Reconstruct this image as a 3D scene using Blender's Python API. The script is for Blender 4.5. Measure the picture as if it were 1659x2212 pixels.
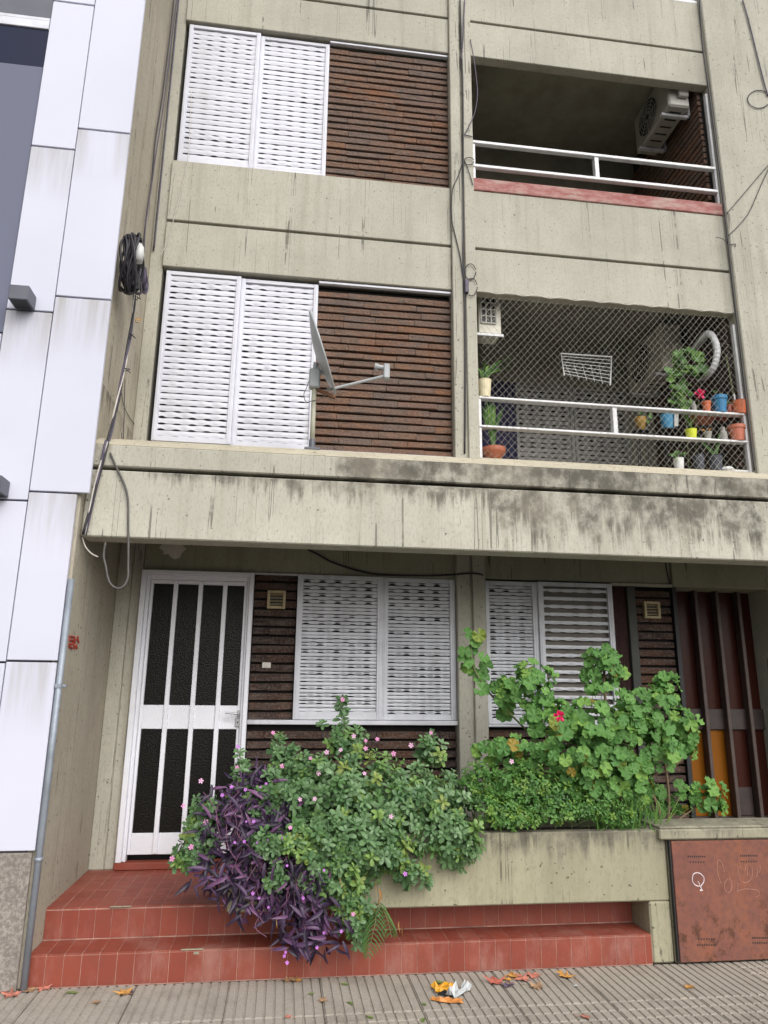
import bpy, math, random
from mathutils import Vector, Matrix, Quaternion
random.seed(7)
rnd = random.random
def ru(a, b): return random.uniform(a, b)
for o in list(bpy.data.objects): bpy.data.objects.remove(o)
scn = bpy.context.scene
COL = scn.collection

# ------------------------------------------------------------------ camera
FPX = 1565.85                       # focal length in units of a 1659 x 2212 picture
CAM = Vector((-1.3804, -5.8011, 1.5556))
pitch, yaw, roll = .2471, .1328, .0106
fw = Vector((math.sin(yaw)*math.cos(pitch), math.cos(yaw)*math.cos(pitch), math.sin(pitch)))
rt = Vector((math.cos(yaw), -math.sin(yaw), 0))
up = rt.cross(fw)
rt, up = math.cos(roll)*rt + math.sin(roll)*up, -math.sin(roll)*rt + math.cos(roll)*up
cd = bpy.data.cameras.new('camera')
cam = bpy.data.objects.new('camera', cd); COL.objects.link(cam)
cd.sensor_fit = 'HORIZONTAL'; cd.sensor_width = 27.0; cd.lens = FPX/1659*27.0
cd.clip_start = .05; cd.clip_end = 500
m = Matrix((rt, up, -fw)).transposed().to_4x4(); m.translation = CAM
cam.matrix_world = m
scn.camera = cam

# ------------------------------------------------------------------ sky, sun, exposure
SUN_EL, SUN_AZ = 41, 158            # azimuth measured clockwise from +Y: the sun stands behind the camera, a little right
world = bpy.data.worlds.new('World'); scn.world = world; world.use_nodes = True
wt = world.node_tree; wt.nodes.clear()
wo = wt.nodes.new('ShaderNodeOutputWorld'); bg = wt.nodes.new('ShaderNodeBackground')
sky = wt.nodes.new('ShaderNodeTexSky'); sky.sky_type = 'NISHITA'; sky.sun_disc = False
sky.sun_elevation = math.radians(SUN_EL); sky.sun_rotation = math.radians(SUN_AZ)
sky.dust_density = 4.0; sky.air_density = 1.2
hs = wt.nodes.new('ShaderNodeHueSaturation'); hs.inputs['Saturation'].default_value = .22
wt.links.new(sky.outputs[0], hs.inputs['Color']); wt.links.new(hs.outputs[0], bg.inputs[0])
bg.inputs[1].default_value = .15
wt.links.new(bg.outputs[0], wo.inputs[0])
sl = bpy.data.lights.new('sun', 'SUN'); sl.energy = 1.3; sl.angle = math.radians(70); sl.color = (1, .97, .93)
so = bpy.data.objects.new('sun', sl); COL.objects.link(so)
a, e = math.radians(SUN_AZ), math.radians(SUN_EL)
sdir = Vector((math.sin(a)*math.cos(e), math.cos(a)*math.cos(e), math.sin(e)))
so.rotation_euler = sdir.to_track_quat('Z', 'Y').to_euler(); so.location = sdir*30
scn.view_settings.view_transform = 'Standard'; scn.view_settings.look = 'None'
scn.view_settings.gamma = 1; scn.view_settings.use_curve_mapping = False
scn.view_settings.exposure = .30
scn.render.engine = 'CYCLES'

# ------------------------------------------------------------------ measuring helper: photo position + a real plane -> point
def at(u, v, y=None, x=None, z=None):
    d = fw + rt*((u-829.5)/FPX) - up*((v-1106)/FPX)
    k = (y-CAM.y)/d.y if y is not None else (x-CAM.x)/d.x if x is not None else (z-CAM.z)/d.z
    return CAM + d*k
def T(i, j, x, y): return (i*553+x/3, j*553+y/3)
def Z(x0, y0, w, x, y): k = w/1659; return ((x0+x*k)/1.15732, (y0+y*k)/1.15732)

# ------------------------------------------------------------------ objects
WL = {}
def link(name, data, parent=None, loc=(0, 0, 0)):
    o = bpy.data.objects.new(name, data); COL.objects.link(o)
    loc = Vector(loc)
    WL[o] = loc.copy()
    if parent is not None:
        o.parent = parent; o.location = loc - WL[parent]
    else: o.location = loc
    return o
def tag(o, label=None, cat=None, group=None, kind=None):
    if label: o['label'] = label
    if cat: o['category'] = cat
    if group: o['group'] = group
    if kind: o['kind'] = kind
    return o
def thing(name, loc, label, cat, group=None):
    return tag(link(name, None, None, loc), label, cat, group)

class MB:
    def __init__(s): s.v = []; s.f = []
    def add(s, vs, fs):
        b = len(s.v); s.v += [tuple(p) for p in vs]; s.f += [tuple(b+i for i in f) for f in fs]; return s
    def box(s, x0, x1, y0, y1, z0, z1):
        return s.add([(x, y, z) for x in (x0, x1) for y in (y0, y1) for z in (z0, z1)],
            [(0, 1, 3, 2), (4, 6, 7, 5), (0, 4, 5, 1), (2, 3, 7, 6), (0, 2, 6, 4), (1, 5, 7, 3)])
    def cbox(s, x0, x1, y0, y1, z0, z1, b=.004, jit=0):
        X, Y, ZZ = (x0, x1), (y0, y1), (z0, z1)
        vs = []; ix = {}
        for i in (0, 1):
            for j in (0, 1):
                for k in (0, 1):
                    sx, sy, sz = (b, -b)[i], (b, -b)[j], (b, -b)[k]
                    for ax in range(3):
                        p = [X[i]+sx, Y[j]+sy, ZZ[k]+sz]
                        p[ax] = (X[i], Y[j], ZZ[k])[ax]
                        if jit: p = [c+ru(-jit, jit) for c in p]
                        ix[(i, j, k, ax)] = len(vs); vs.append(p)
        fs = []
        for ax in range(3):
            o = [t for t in range(3) if t != ax]
            for sde in (0, 1):
                q = []
                for (p1, p2) in ((0, 0), (1, 0), (1, 1), (0, 1)):
                    c = [0, 0, 0]; c[ax] = sde; c[o[0]] = p1; c[o[1]] = p2; q.append(ix[(*c, ax)])
                fl = (sde == 0) ^ (ax == 1)
                fs.append(tuple(reversed(q)) if fl else tuple(q))
        for ax in range(3):
            o = [t for t in range(3) if t != ax]
            for p1 in (0, 1):
                for p2 in (0, 1):
                    q = []
                    for sde, a_ in ((0, o[0]), (1, o[0]), (1, o[1]), (0, o[1])):
                        c = [0, 0, 0]; c[ax] = sde; c[o[0]] = p1; c[o[1]] = p2; q.append(ix[(*c, a_)])
                    fs.append(tuple(q))
        for i in (0, 1):
            for j in (0, 1):
                for k in (0, 1): fs.append(tuple(ix[(i, j, k, t)] for t in range(3)))
        return s.add(vs, fs)
    def tube(s, pts, r, n=6, close=False, smooth=0):
        pts = [Vector(p) for p in pts]
        if smooth:
            out = []; L = len(pts)
            for i in range(L if close else L-1):
                p0 = pts[(i-1) % L] if (close or i > 0) else pts[0]; p1 = pts[i]; p2 = pts[(i+1) % L]
                p3 = pts[(i+2) % L] if (close or i+2 < L) else pts[-1]
                for k in range(smooth):
                    t = k/smooth
                    out.append(.5*((2*p1)+(p2-p0)*t+(2*p0-5*p1+4*p2-p3)*t*t+(3*p1-p0-3*p2+p3)*t**3))
            if not close: out.append(pts[-1])
            pts = out
        L = len(pts); vs = []; fs = []; nrm = None
        for i, p in enumerate(pts):
            a_ = pts[(i-1) % L] if (close or i) else p
            b_ = pts[(i+1) % L] if (close or i < L-1) else p
            t = (b_-a_)
            t = t.normalized() if t.length > 1e-9 else Vector((0, 0, 1))
            if nrm is None: nrm = t.orthogonal().normalized()
            nrm = (nrm - t*nrm.dot(t)); nrm = nrm.normalized() if nrm.length > 1e-6 else t.orthogonal().normalized()
            bn = t.cross(nrm)
            rr = r[min(i, len(r)-1)] if isinstance(r, (list, tuple)) else r
            for k in range(n):
                an = 2*math.pi*k/n
                vs.append(p + nrm*(rr*math.cos(an)) + bn*(rr*math.sin(an)))
        for i in range(L if close else L-1):
            j = (i+1) % L
            for k in range(n):
                k2 = (k+1) % n
                fs.append((i*n+k, i*n+k2, j*n+k2, j*n+k))
        if not close: fs += [tuple(reversed(range(n))), tuple((L-1)*n+k for k in range(n))]
        return s.add(vs, fs)
    def lathe(s, prof, c=(0, 0, 0), n=16):
        vs = []; fs = []
        for r, z in prof:
            for k in range(n):
                an = 2*math.pi*k/n; vs.append((c[0]+r*math.cos(an), c[1]+r*math.sin(an), c[2]+z))
        for i in range(len(prof)-1):
            for k in range(n):
                k2 = (k+1) % n; fs.append((i*n+k, i*n+k2, (i+1)*n+k2, (i+1)*n+k))
        fs += [tuple(reversed(range(n))), tuple((len(prof)-1)*n+k for k in range(n))]
        return s.add(vs, fs)
    def mat(s, M):
        s.v = [tuple(M @ Vector(p)) for p in s.v]; return s
    def mesh(s, name, mat=None, smooth=False):
        me = bpy.data.meshes.new(name); me.from_pydata(s.v, [], s.f)
        if mat: me.materials.append(mat)
        if smooth: me.polygons.foreach_set('use_smooth', [True]*len(me.polygons))
        me.update(); return me
    def build(s, name, mat, parent=None, smooth=False, origin=None):
        if origin is None:
            if parent is not None: origin = WL[parent]
            else:
                n = len(s.v); origin = Vector((sum(p[0] for p in s.v)/n, sum(p[1] for p in s.v)/n, min(p[2] for p in s.v)))
        origin = Vector(origin)
        s.v = [(p[0]-origin.x, p[1]-origin.y, p[2]-origin.z) for p in s.v]
        return link(name, s.mesh(name, mat, smooth), parent, origin)

# ------------------------------------------------------------------ materials
class NT:
    def __init__(s, name):
        s.m = bpy.data.materials.new(name); s.m.use_nodes = True; s.t = s.m.node_tree
        s.p = s.t.nodes['Principled BSDF']; s.o = s.t.nodes['Material Output']
    def n(s, typ, **kw):
        q = s.t.nodes.new(typ)
        for k, v in kw.items():
            if k in q.inputs.keys(): s.set(q.inputs[k], v)
            else: setattr(q, k, v)
        return q
    def set(s, inp, v):
        if isinstance(v, bpy.types.NodeSocket): s.t.links.new(v, inp)
        else:
            if hasattr(inp, 'default_value'):
                try: inp.default_value = v
                except Exception: inp.default_value = (*v, 1)
    def math(s, op, a, b=0.0, clamp=False):
        q = s.t.nodes.new('ShaderNodeMath'); q.operation = op; q.use_clamp = clamp
        s.set(q.inputs[0], a); s.set(q.inputs[1], b); return q.outputs[0]
    def mix(s, f, a, b, mode='MIX'):
        q = s.t.nodes.new('ShaderNodeMix'); q.data_type = 'RGBA'; q.blend_type = mode; q.clamp_factor = True
        s.set(q.inputs[0], f)
        for i, v in ((6, a), (7, b)):
            s.set(q.inputs[i], v if isinstance(v, bpy.types.NodeSocket) else (*v[:3], 1))
        return q.outputs[2]
    def pos(s, sc=(1, 1, 1), world=True):
        if world: c = s.n('ShaderNodeNewGeometry').outputs['Position']
        else: c = s.n('ShaderNodeTexCoord').outputs['Object']
        mp = s.n('ShaderNodeMapping'); s.t.links.new(c, mp.inputs[0]); mp.inputs['Scale'].default_value = sc
        return mp.outputs[0]
    def xyz(s):
        q = s.n('ShaderNodeSeparateXYZ'); s.t.links.new(s.n('ShaderNodeNewGeometry').outputs['Position'], q.inputs[0]); return q.outputs
    def noise(s, scale, vec, detail=4, rough=.6):
        q = s.n('ShaderNodeTexNoise'); q.inputs['Scale'].default_value = scale; q.inputs['Detail'].default_value = detail
        q.inputs['Roughness'].default_value = rough; s.t.links.new(vec, q.inputs['Vector']); return q.outputs['Fac']
    def ramp(s, f, lo, hi):
        q = s.t.nodes.new('ShaderNodeMapRange'); q.interpolation_type = 'SMOOTHSTEP'
        s.set(q.inputs[0], f); s.set(q.inputs[1], lo); s.set(q.inputs[2], hi); return q.outputs[0]
    def rand(s): return s.n('ShaderNodeObjectInfo').outputs['Random']
    def bump(s, h, strength=.3, dist=.01):
        q = s.n('ShaderNodeBump'); s.set(q.inputs['Strength'], strength); s.set(q.inputs['Distance'], dist)
        s.t.links.new(h, q.inputs['Height']); s.t.links.new(q.outputs[0], s.p.inputs['Normal'])
    def out(s, col, rough=.7, metal=0, spec=None):
        s.set(s.p.inputs['Base Color'], col if isinstance(col, bpy.types.NodeSocket) else (*col[:3], 1))
        s.set(s.p.inputs['Roughness'], rough); s.set(s.p.inputs['Metallic'], metal)
        if spec is not None: s.set(s.p.inputs['Specular IOR Level'], spec)
        return s.m
def sh(c, k): return tuple(x*k for x in c)

def paint(name, c, rough=.5, var=.18, scale=6, bump=.05, dirt=None, metal=0, world=True, spec=None):
    t = NT(name); P = t.pos(world=world)
    n1 = t.noise(scale, P, 6, .65); n2 = t.noise(scale*9, P, 3)
    col = t.mix(t.ramp(n1, .3, .75), sh(c, 1+var*.5), sh(c, 1-var))
    col = t.mix(t.math('MULTIPLY', t.ramp(n2, .55, .8), .35), col, sh(c, .72))
    if dirt:
        d = t.noise(3.5, t.pos((1, 1, .35), world), 7, .7)
        col = t.mix(t.math('MULTIPLY', t.ramp(d, .52, .78), dirt[1]), col, dirt[0])
    if bump: t.bump(n2, bump, .004)
    return t.out(col, rough, metal, spec)

CONC = (.445, .428, .362)
def concrete(name, c=CONC, stain=None, tone=1.0):
    t = NT(name); c = sh(c, tone)
    big = t.noise(.9, t.pos(), 5, .6)
    col = t.mix(t.ramp(big, .32, .72), sh(c, 1.07), sh(c, .84))
    streak = t.noise(1, t.pos((9, 9, .55)), 6, .65)
    col = t.mix(t.math('MULTIPLY', t.ramp(streak, .47, .75), .6), col, sh((c[0], c[1]*.97, c[2]*.9), .66))
    pale = t.noise(1, t.pos((4.5, 4.5, .4)), 5, .6)
    col = t.mix(t.math('MULTIPLY', t.ramp(pale, .58, .8), .45), col, (c[0]*1.22, c[1]*1.2, c[2]*1.16))
    grain = t.noise(70, t.pos((1, 1, .45)), 4, .7)
    col = t.mix(t.math('MULTIPLY', t.ramp(grain, .48, .72), .6), col, sh(c, .55))
    mott = t.noise(13, t.pos((1, 1, .6)), 5, .7)
    col = t.mix(t.math('MULTIPLY', t.ramp(mott, .38, .68), .3), col, (c[0]*.78, c[1]*.79, c[2]*.76))
    XB = t.xyz(); wn = t.n('ShaderNodeTexWhiteNoise'); wn.noise_dimensions = '1D'
    t.t.links.new(t.math('FLOOR', t.math('MULTIPLY', XB[0], 8.7)), wn.inputs['W'])
    col = t.mix(t.math('MULTIPLY', wn.outputs['Value'], .16), col, sh(c, .72))
    # board-mark hairlines, broken up
    hl = t.noise(1, t.pos((7.3, 7.3, .09)), 2, .5)
    line = t.math('LESS_THAN', t.math('ABSOLUTE', t.math('SUBTRACT', hl, .5)), .0045)
    brk = t.ramp(t.noise(3.1, t.pos((1, 1, 1)), 3), .46, .56)
    col = t.mix(t.math('MULTIPLY', t.math('MULTIPLY', line, brk), .75), col, sh(c, .25))
    pit = t.noise(38, t.pos(), 1, .5)
    col = t.mix(t.math('MULTIPLY', t.ramp(pit, .71, .75), .8), col, sh(c, .22))
    if stain:
        X = t.xyz()
        st = t.noise(1, t.pos((4.2, 4.2, .8)), 7, .68)
        fine = t.noise(1, t.pos((26, 26, 1.6)), 6, .7)
        blot = t.noise(2.3, t.pos((1, 1, 1.4)), 6, .65)
        sm = t.math('ADD', t.math('MULTIPLY', st, .52), t.math('MULTIPLY', fine, .48))
        total = None
        for (ztop, length, xa, xb, gain) in stain:
            # grows from its source line downwards, stronger between xa and xb
            dd = t.math('DIVIDE', t.math('SUBTRACT', ztop, X[2]), length)
            fall = t.math('SUBTRACT', 1.0, dd, True)
            on = t.math('GREATER_THAN', dd, -.02)
            xm = t.math('MULTIPLY', t.ramp(X[0], xa-.25, xa+.25), t.math('SUBTRACT', 1.0, t.ramp(X[0], xb-.5, xb+.5)))
            thr = t.math('SUBTRACT', .74, t.math('MULTIPLY', t.math('MULTIPLY', fall, t.math('ADD', .35, t.math('MULTIPLY', xm, .65))), .36*gain))
            k = t.math('MULTIPLY', t.ramp(t.math('SUBTRACT', sm, thr), -.02, .13), on)
            total = k if total is None else t.math('MAXIMUM', total, k)
        dark = t.mix(t.ramp(blot, .35, .7), (.075, .068, .055), (.19, .168, .135))
        gaps = t.ramp(t.noise(5.5, t.pos((1, 1, .8)), 7, .72), .36, .6)
        total = t.math('MULTIPLY', total, t.math('ADD', .22, t.math('MULTIPLY', gaps, .78)))
        col = t.mix(t.math('MULTIPLY', total, .9), col, dark)
    t.bump(t.math('ADD', grain, t.math('MULTIPLY', streak, .8)), .35, .006)
    return t.out(col, .88, 0, .25)

M = {}
M['conc'] = concrete('painted_concrete')
M['conc_dk'] = concrete('painted_concrete_shaded', (.34, .33, .25))  # darker copy of the wall concrete, soffit shade put into its colour
M['parapet_top'] = concrete('stained_concrete_band', CONC, [(3.26, .9, -1.0, 5, 1.7), (3.26, .2, -3, 3.5, 1.0)], 1.04)
M['parapet'] = concrete('stained_concrete_apron', CONC, [(2.97, .8, -.1, 2.2, 1.3), (2.97, .34, -2.4, 3.5, 1.1)], 1.12)
M['coping'] = concrete('coping_concrete', (.44, .40, .31), [(3.4, .3, -.8, 3, .7)], 1.1)
M['sidewall'] = concrete('party_wall_render', (.425, .385, .31), [(3.6, .5, -4, 4, .8)])
M['planter'] = concrete('planter_concrete', (.36, .34, .24), [(.79, .42, -3, 4, 1.2)])
M['cap'] = concrete('cap_concrete', (.36, .34, .25), [(.79, .2, -3, 4, 1.0)])
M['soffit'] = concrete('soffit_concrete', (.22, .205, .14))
M['balcony'] = paint('balcony_olive_paint', (.29, .28, .225), .85, .25, 3)
M['post_dk'] = paint('dark_green_post', (.05, .052, .047), .7, .3, 6)
M['seam'] = paint('cladding_seam', (.10, .10, .115), .9, .2, 20)
M['joint'] = paint('dark_joint', (.018, .016, .014), .9, .2, 20)
M['dark'] = paint('dark_interior', (.012, .012, .014), .6, .3, 4)
M['darkred'] = paint('dark_red_screen', (.05, .014, .012), .7, .4, 30)

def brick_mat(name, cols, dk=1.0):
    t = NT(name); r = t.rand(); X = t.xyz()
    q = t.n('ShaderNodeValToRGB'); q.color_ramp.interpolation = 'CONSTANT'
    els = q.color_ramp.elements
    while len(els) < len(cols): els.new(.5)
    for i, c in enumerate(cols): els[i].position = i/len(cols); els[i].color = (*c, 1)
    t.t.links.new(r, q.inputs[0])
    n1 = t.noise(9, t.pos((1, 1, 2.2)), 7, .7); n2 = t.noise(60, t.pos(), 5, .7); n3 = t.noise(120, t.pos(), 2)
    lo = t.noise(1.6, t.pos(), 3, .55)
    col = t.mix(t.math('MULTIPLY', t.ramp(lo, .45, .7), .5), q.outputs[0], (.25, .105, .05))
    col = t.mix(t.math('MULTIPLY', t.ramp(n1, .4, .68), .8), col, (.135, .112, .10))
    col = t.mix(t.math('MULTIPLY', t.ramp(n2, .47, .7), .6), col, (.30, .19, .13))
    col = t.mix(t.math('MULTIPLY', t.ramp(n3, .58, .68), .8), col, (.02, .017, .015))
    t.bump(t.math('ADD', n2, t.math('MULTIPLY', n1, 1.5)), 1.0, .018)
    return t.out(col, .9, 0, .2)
M['brick'] = brick_mat('split_face_brick', [(.205, .128, .096), (.19, .128, .102), (.215, .128, .09), (.18, .128, .108), (.2, .13, .1), (.21, .135, .1), (.245, .132, .082), (.19, .124, .1), (.205, .13, .096), (.178, .132, .114)])
M['brick_dk'] = brick_mat('shaded_brick', [(.055, .038, .034), (.07, .043, .037), (.05, .037, .035), (.062, .042, .039), (.078, .045, .038)])  # shaded copy of the brick: the shade is in its colour

WHITE = (.74, .745, .80)
M['shutter'] = paint('white_shutter_paint', (.60, .608, .675), .4, .08, 5, .03, ((.42, .40, .38), .35))
M['shutter_gr'] = paint('greyed_shutter_paint', (.62, .63, .68), .4, .16, 5, .03, ((.2, .19, .18), .6))
M['shutter_rear'] = paint('dark_grey_shutter_paint', (.26, .25, .24), .5, .2, 5, .03)  # darker grey shutter paint for the rear of the balcony
M['door'] = paint('white_door_paint', (.76, .77, .83), .38, .06, 3, .02, ((.5, .48, .46), .2))
M['rail'] = paint('railing_paint', (.66, .66, .68), .45, .14, 8, .04, ((.25, .2, .17), .35))
M['netcord'] = paint('net_cord', (.62, .6, .54), .8, .1, 8, 0)

def panel_mat():
    t = NT('neighbour_white_panel')
    n = t.noise(1, t.pos((7, 7, .5)), 6, .65); g = t.noise(90, t.pos(), 2); X = t.xyz()
    col = t.mix(t.ramp(t.noise(.7, t.pos(), 3), .3, .7), (.605, .613, .71), (.555, .563, .66))
    # grime running down from the horizontal seams
    tot = None
    for zs, xa, xb in ((5.258, -3.29, -2.99), (3.988, -3.29, -2.99), (1.726, -3, -2.6), (5.436, -2.99, -2.6), (4.108, -2.99, -2.6), (2.757, -2.99, -2.6)):
        d = t.math('DIVIDE', t.math('SUBTRACT', zs, X[2]), .45)
        on = t.math('MULTIPLY', t.math('GREATER_THAN', d, 0), t.math('MULTIPLY', t.math('GREATER_THAN', X[0], xa), t.math('LESS_THAN', X[0], xb)))
        k = t.math('MULTIPLY', on, t.math('SUBTRACT', 1, d, True)); tot = k if tot is None else t.math('MAXIMUM', tot, k)
    f = t.math('MULTIPLY', tot, t.ramp(n, .36, .72))
    col = t.mix(t.math('MULTIPLY', f, .9), col, (.34, .33, .31))
    t.bump(g, .06, .002)
    return t.out(col, .55, 0, .35)
M['panel'] = panel_mat()
M['stonebase'] = paint('granite_base', (.24, .215, .195), .85, .35, 14, .5, ((.1, .09, .085), .5))
def speckle(name, c, c2, sc, rough=.8):
    t = NT(name); v = t.n('ShaderNodeTexVoronoi'); v.inputs['Scale'].default_value = sc
    t.t.links.new(t.pos(), v.inputs['Vector'])
    n = t.noise(4, t.pos(), 6, .7); g = t.noise(sc*.8, t.pos(), 4, .7)
    col = t.mix(t.ramp(g, .38, .66), c, c2); col = t.mix(t.math('MULTIPLY', t.ramp(n, .45, .75), .45), col, sh(c, .5))
    t.bump(g, .6, .006)
    return t.out(col, rough, 0, .2)
M['stonebase'] = speckle('granite_base', (.2, .175, .155), (.34, .31, .28), 70)
def pave_mat():
    t = NT('pavement_concrete'); r = t.rand()
    g = t.noise(60, t.pos(), 5, .75); n = t.noise(3.2, t.pos(), 6, .65); b = t.noise(14, t.pos(), 5, .7)
    col = t.mix(t.ramp(g, .35, .7), (.40, .36, .305), (.285, .255, .22))
    col = t.mix(t.math('MULTIPLY', r, .45), col, (.33, .295, .26))
    col = t.mix(t.math('MULTIPLY', t.ramp(n, .45, .72), .5), col, (.17, .145, .12))
    col = t.mix(t.math('MULTIPLY', t.ramp(b, .58, .78), .5), col, (.42, .38, .34))
    t.bump(t.math('ADD', g, b), .5, .006)
    return t.out(col, .92, 0, .15)
M['pave'] = pave_mat()
M['paveden'] = paint('pavement_joint_dirt', (.14, .12, .098), .95, .4, 20, .3)
M['asphalt'] = speckle('asphalt', (.045, .045, .047), (.075, .073, .07), 90)
def tile_mat():
    t = NT('red_clay_tile'); r = t.rand(); X = t.xyz()
    n = t.noise(7, t.pos(), 6, .68); g = t.noise(50, t.pos(), 4, .7)
    col = t.mix(r, (.215, .045, .027), (.265, .06, .036))
    col = t.mix(t.math('MULTIPLY', t.ramp(n, .4, .68), .65), col, (.20, .05, .034))
    # lime bloom, mostly on the foot of the lowest riser
    bl = t.noise(1, t.pos((5, 5, 2.2)), 6, .7)
    low = t.math('SUBTRACT', 1, t.ramp(X[2], .1, .3))
    col = t.mix(t.math('MULTIPLY', t.math('MULTIPLY', t.ramp(bl, .44, .74), .62), t.math('ADD', .3, t.math('MULTIPLY', low, .7))), col, (.36, .19, .155))
    col = t.mix(t.math('MULTIPLY', t.ramp(g, .56, .76), .35), col, (.18, .05, .035))
    t.bump(g, .15, .003)
    return t.out(col, t.math('ADD', .38, t.math('MULTIPLY', n, .35)), 0, .4)
M['tile'] = tile_mat()
M['grout'] = paint('tile_grout', (.37, .215, .17), .9, .45, 9, .2, ((.24, .09, .065), .75))
def rust_mat():
    t = NT('rusted_cabinet_paint'); X = t.xyz()
    n = t.noise(3.2, t.pos(), 7, .66); s = t.noise(1, t.pos((10, 10, 1.3)), 7, .7); f = t.noise(26, t.pos(), 6, .75); sp = t.noise(11, t.pos((1, 1, .8)), 6, .75)
    col = t.mix(t.ramp(n, .35, .68), (.19, .075, .057), (.235, .09, .055))
    col = t.mix(t.math('MULTIPLY', t.ramp(s, .5, .74), .55), col, (.31, .10, .035))
    col = t.mix(t.math('MULTIPLY', t.ramp(f, .42, .66), .65), col, (.125, .06, .052))
    low = t.math('SUBTRACT', 1, t.ramp(X[2], .12, .55))
    col = t.mix(t.math('MULTIPLY', t.ramp(sp, .52, .64), t.math('ADD', .2, t.math('MULTIPLY', low, .75))), col, (.085, .035, .02))
    col = t.mix(t.math('MULTIPLY', t.ramp(t.noise(2.2, t.pos((1, 1, .7)), 5), .52, .75), .5), col, (.13, .075, .065))
    t.bump(t.math('ADD', f, sp), .35, .004)
    return t.out(col, .72, 0, .3)
M['rust'] = rust_mat()
M['cable'] = paint('black_cable', (.02, .018, .024), .55, .3, 20, 0)
M['cable_pur'] = paint('faded_purple_cable', (.075, .06, .10), .55, .4, 20, 0)
M['cable_wh'] = paint('white_cable', (.55, .52, .48), .6, .25, 14, 0)
M['cable_gr'] = paint('grey_cable', (.09, .085, .078), .6, .25, 14, 0)
M['pipe'] = paint('galvanised_pipe', (.26, .29, .335), .5, .25, 6, .05, ((.16, .15, .15), .4), .25)
M['lamp'] = paint('graphite_lamp', (.10, .105, .13), .45, .12, 6, .02)
M['dish'] = paint('dish_grey_paint', (.36, .38, .39), .45, .14, 8, .03, ((.2, .18, .15), .3))
M['dishpole'] = paint('dish_pole_paint', (.37, .36, .28), .55, .2, 10, .03)
M['rustmetal'] = paint('rusty_bracket', (.16, .075, .04), .8, .4, 20, .2)
M['ac'] = paint('air_conditioner_casing', (.43, .42, .38), .5, .14, 5, .02, ((.2, .18, .15), .45))
M['ac_old'] = paint('aged_air_conditioner', (.66, .63, .54), .6, .2, 5, .02, ((.15, .12, .08), .5))
M['black'] = paint('black_plastic', (.014, .014, .016), .5, .2, 8, 0)
M['vent'] = paint('cream_vent', (.42, .34, .2), .6, .2, 14, .04)
def board_mat():
    t = NT('flaking_red_board'); n = t.noise(1, t.pos((3, 3, 14)), 7, .7); m_ = t.noise(6, t.pos((1, 1, 2.5)), 6, .7); X = t.xyz()
    col = t.mix(t.ramp(m_, .38, .62), (.30, .115, .105), (.40, .225, .205))
    col = t.mix(t.math('MULTIPLY', t.ramp(n, .5, .66), .75), col, (.40, .34, .29))
    t.bump(n, .4, .004); return t.out(col, .8, 0, .2)
M['redboard'] = board_mat()
M['bell'] = paint('bell_push_plastic', (.62, .58, .52), .5, .1, 14, 0)
M['redspray'] = paint('red_spray_paint', (.33, .05, .03), .8, .2, 30, 0)
M['chalk'] = paint('chalk_line', (.66, .58, .6), .9, .25, 40, 0)
M['chalk2'] = paint('faint_chalk_line', (.42, .21, .16), .9, .3, 40, 0)
M['steel'] = paint('worn_steel', (.42, .42, .43), .35, .15, 14, .02, None, .7)
M['brownwood'] = paint('brown_timber', (.042, .027, .024), .55, .35, 9, .12)
M['brownbar'] = paint('brown_bar_paint', (.07, .047, .04), .55, .3, 9, .08)  # bars darkened too, shade of the soffit mixed into the brown
M['navy'] = paint('navy_curtain', (.035, .033, .085), .8, .35, 9, .1)
def glass(name, c, rough, bsc, bstr, spec=.16):
    t = NT(name); n = t.noise(bsc, t.pos(), 2, .5); t.bump(n, bstr, .004); return t.out(c, rough, 0, spec)
M['glass'] = glass('dark_reeded_glass', (.010, .009, .008), .14, 95, .9)
M['glass_gr'] = glass('grey_blue_glazing', (.15, .16, .22), .4, 2, .02, .1)
M['glass_dk'] = glass('dark_blue_glazing', (.02, .024, .05), .3, 2, .02, .1)
M['glass_red'] = glass('red_glass', (.045, .012, .008), .3, 55, .35)  # red darkened to carry the shade under the soffit
M['glass_amber'] = glass('amber_glass', (.23, .08, .007), .3, 55, .35)  # amber likewise darkened for the soffit's shade
M['winback'] = paint('dim_room', (.03, .029, .027), .7, .3, 3, 0)
M['slat_gap'] = paint('inner_blind', (.17, .155, .135), .8, .25, 6, 0)
def pot(name, c): M[name] = paint(name, c, .55, .16, 14, .04)
for n_, c_ in (('pot_terracotta', (.36, .115, .06)), ('pot_orange', (.48, .12, .045)), ('pot_blue', (.03, .17, .33)), ('pot_sky', (.06, .3, .52)),
               ('pot_lime', (.55, .6, .03)), ('pot_cream', (.6, .54, .36)), ('pot_white', (.66, .66, .65)), ('pot_mustard', (.3, .17, .02)),
               ('pot_bag', (.04, .045, .06)), ('pot_redplastic', (.28, .05, .03)), ('pot_grey', (.28, .27, .25)), ('pot_pink', (.47, .15, .09))): pot(n_, c_)

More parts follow.
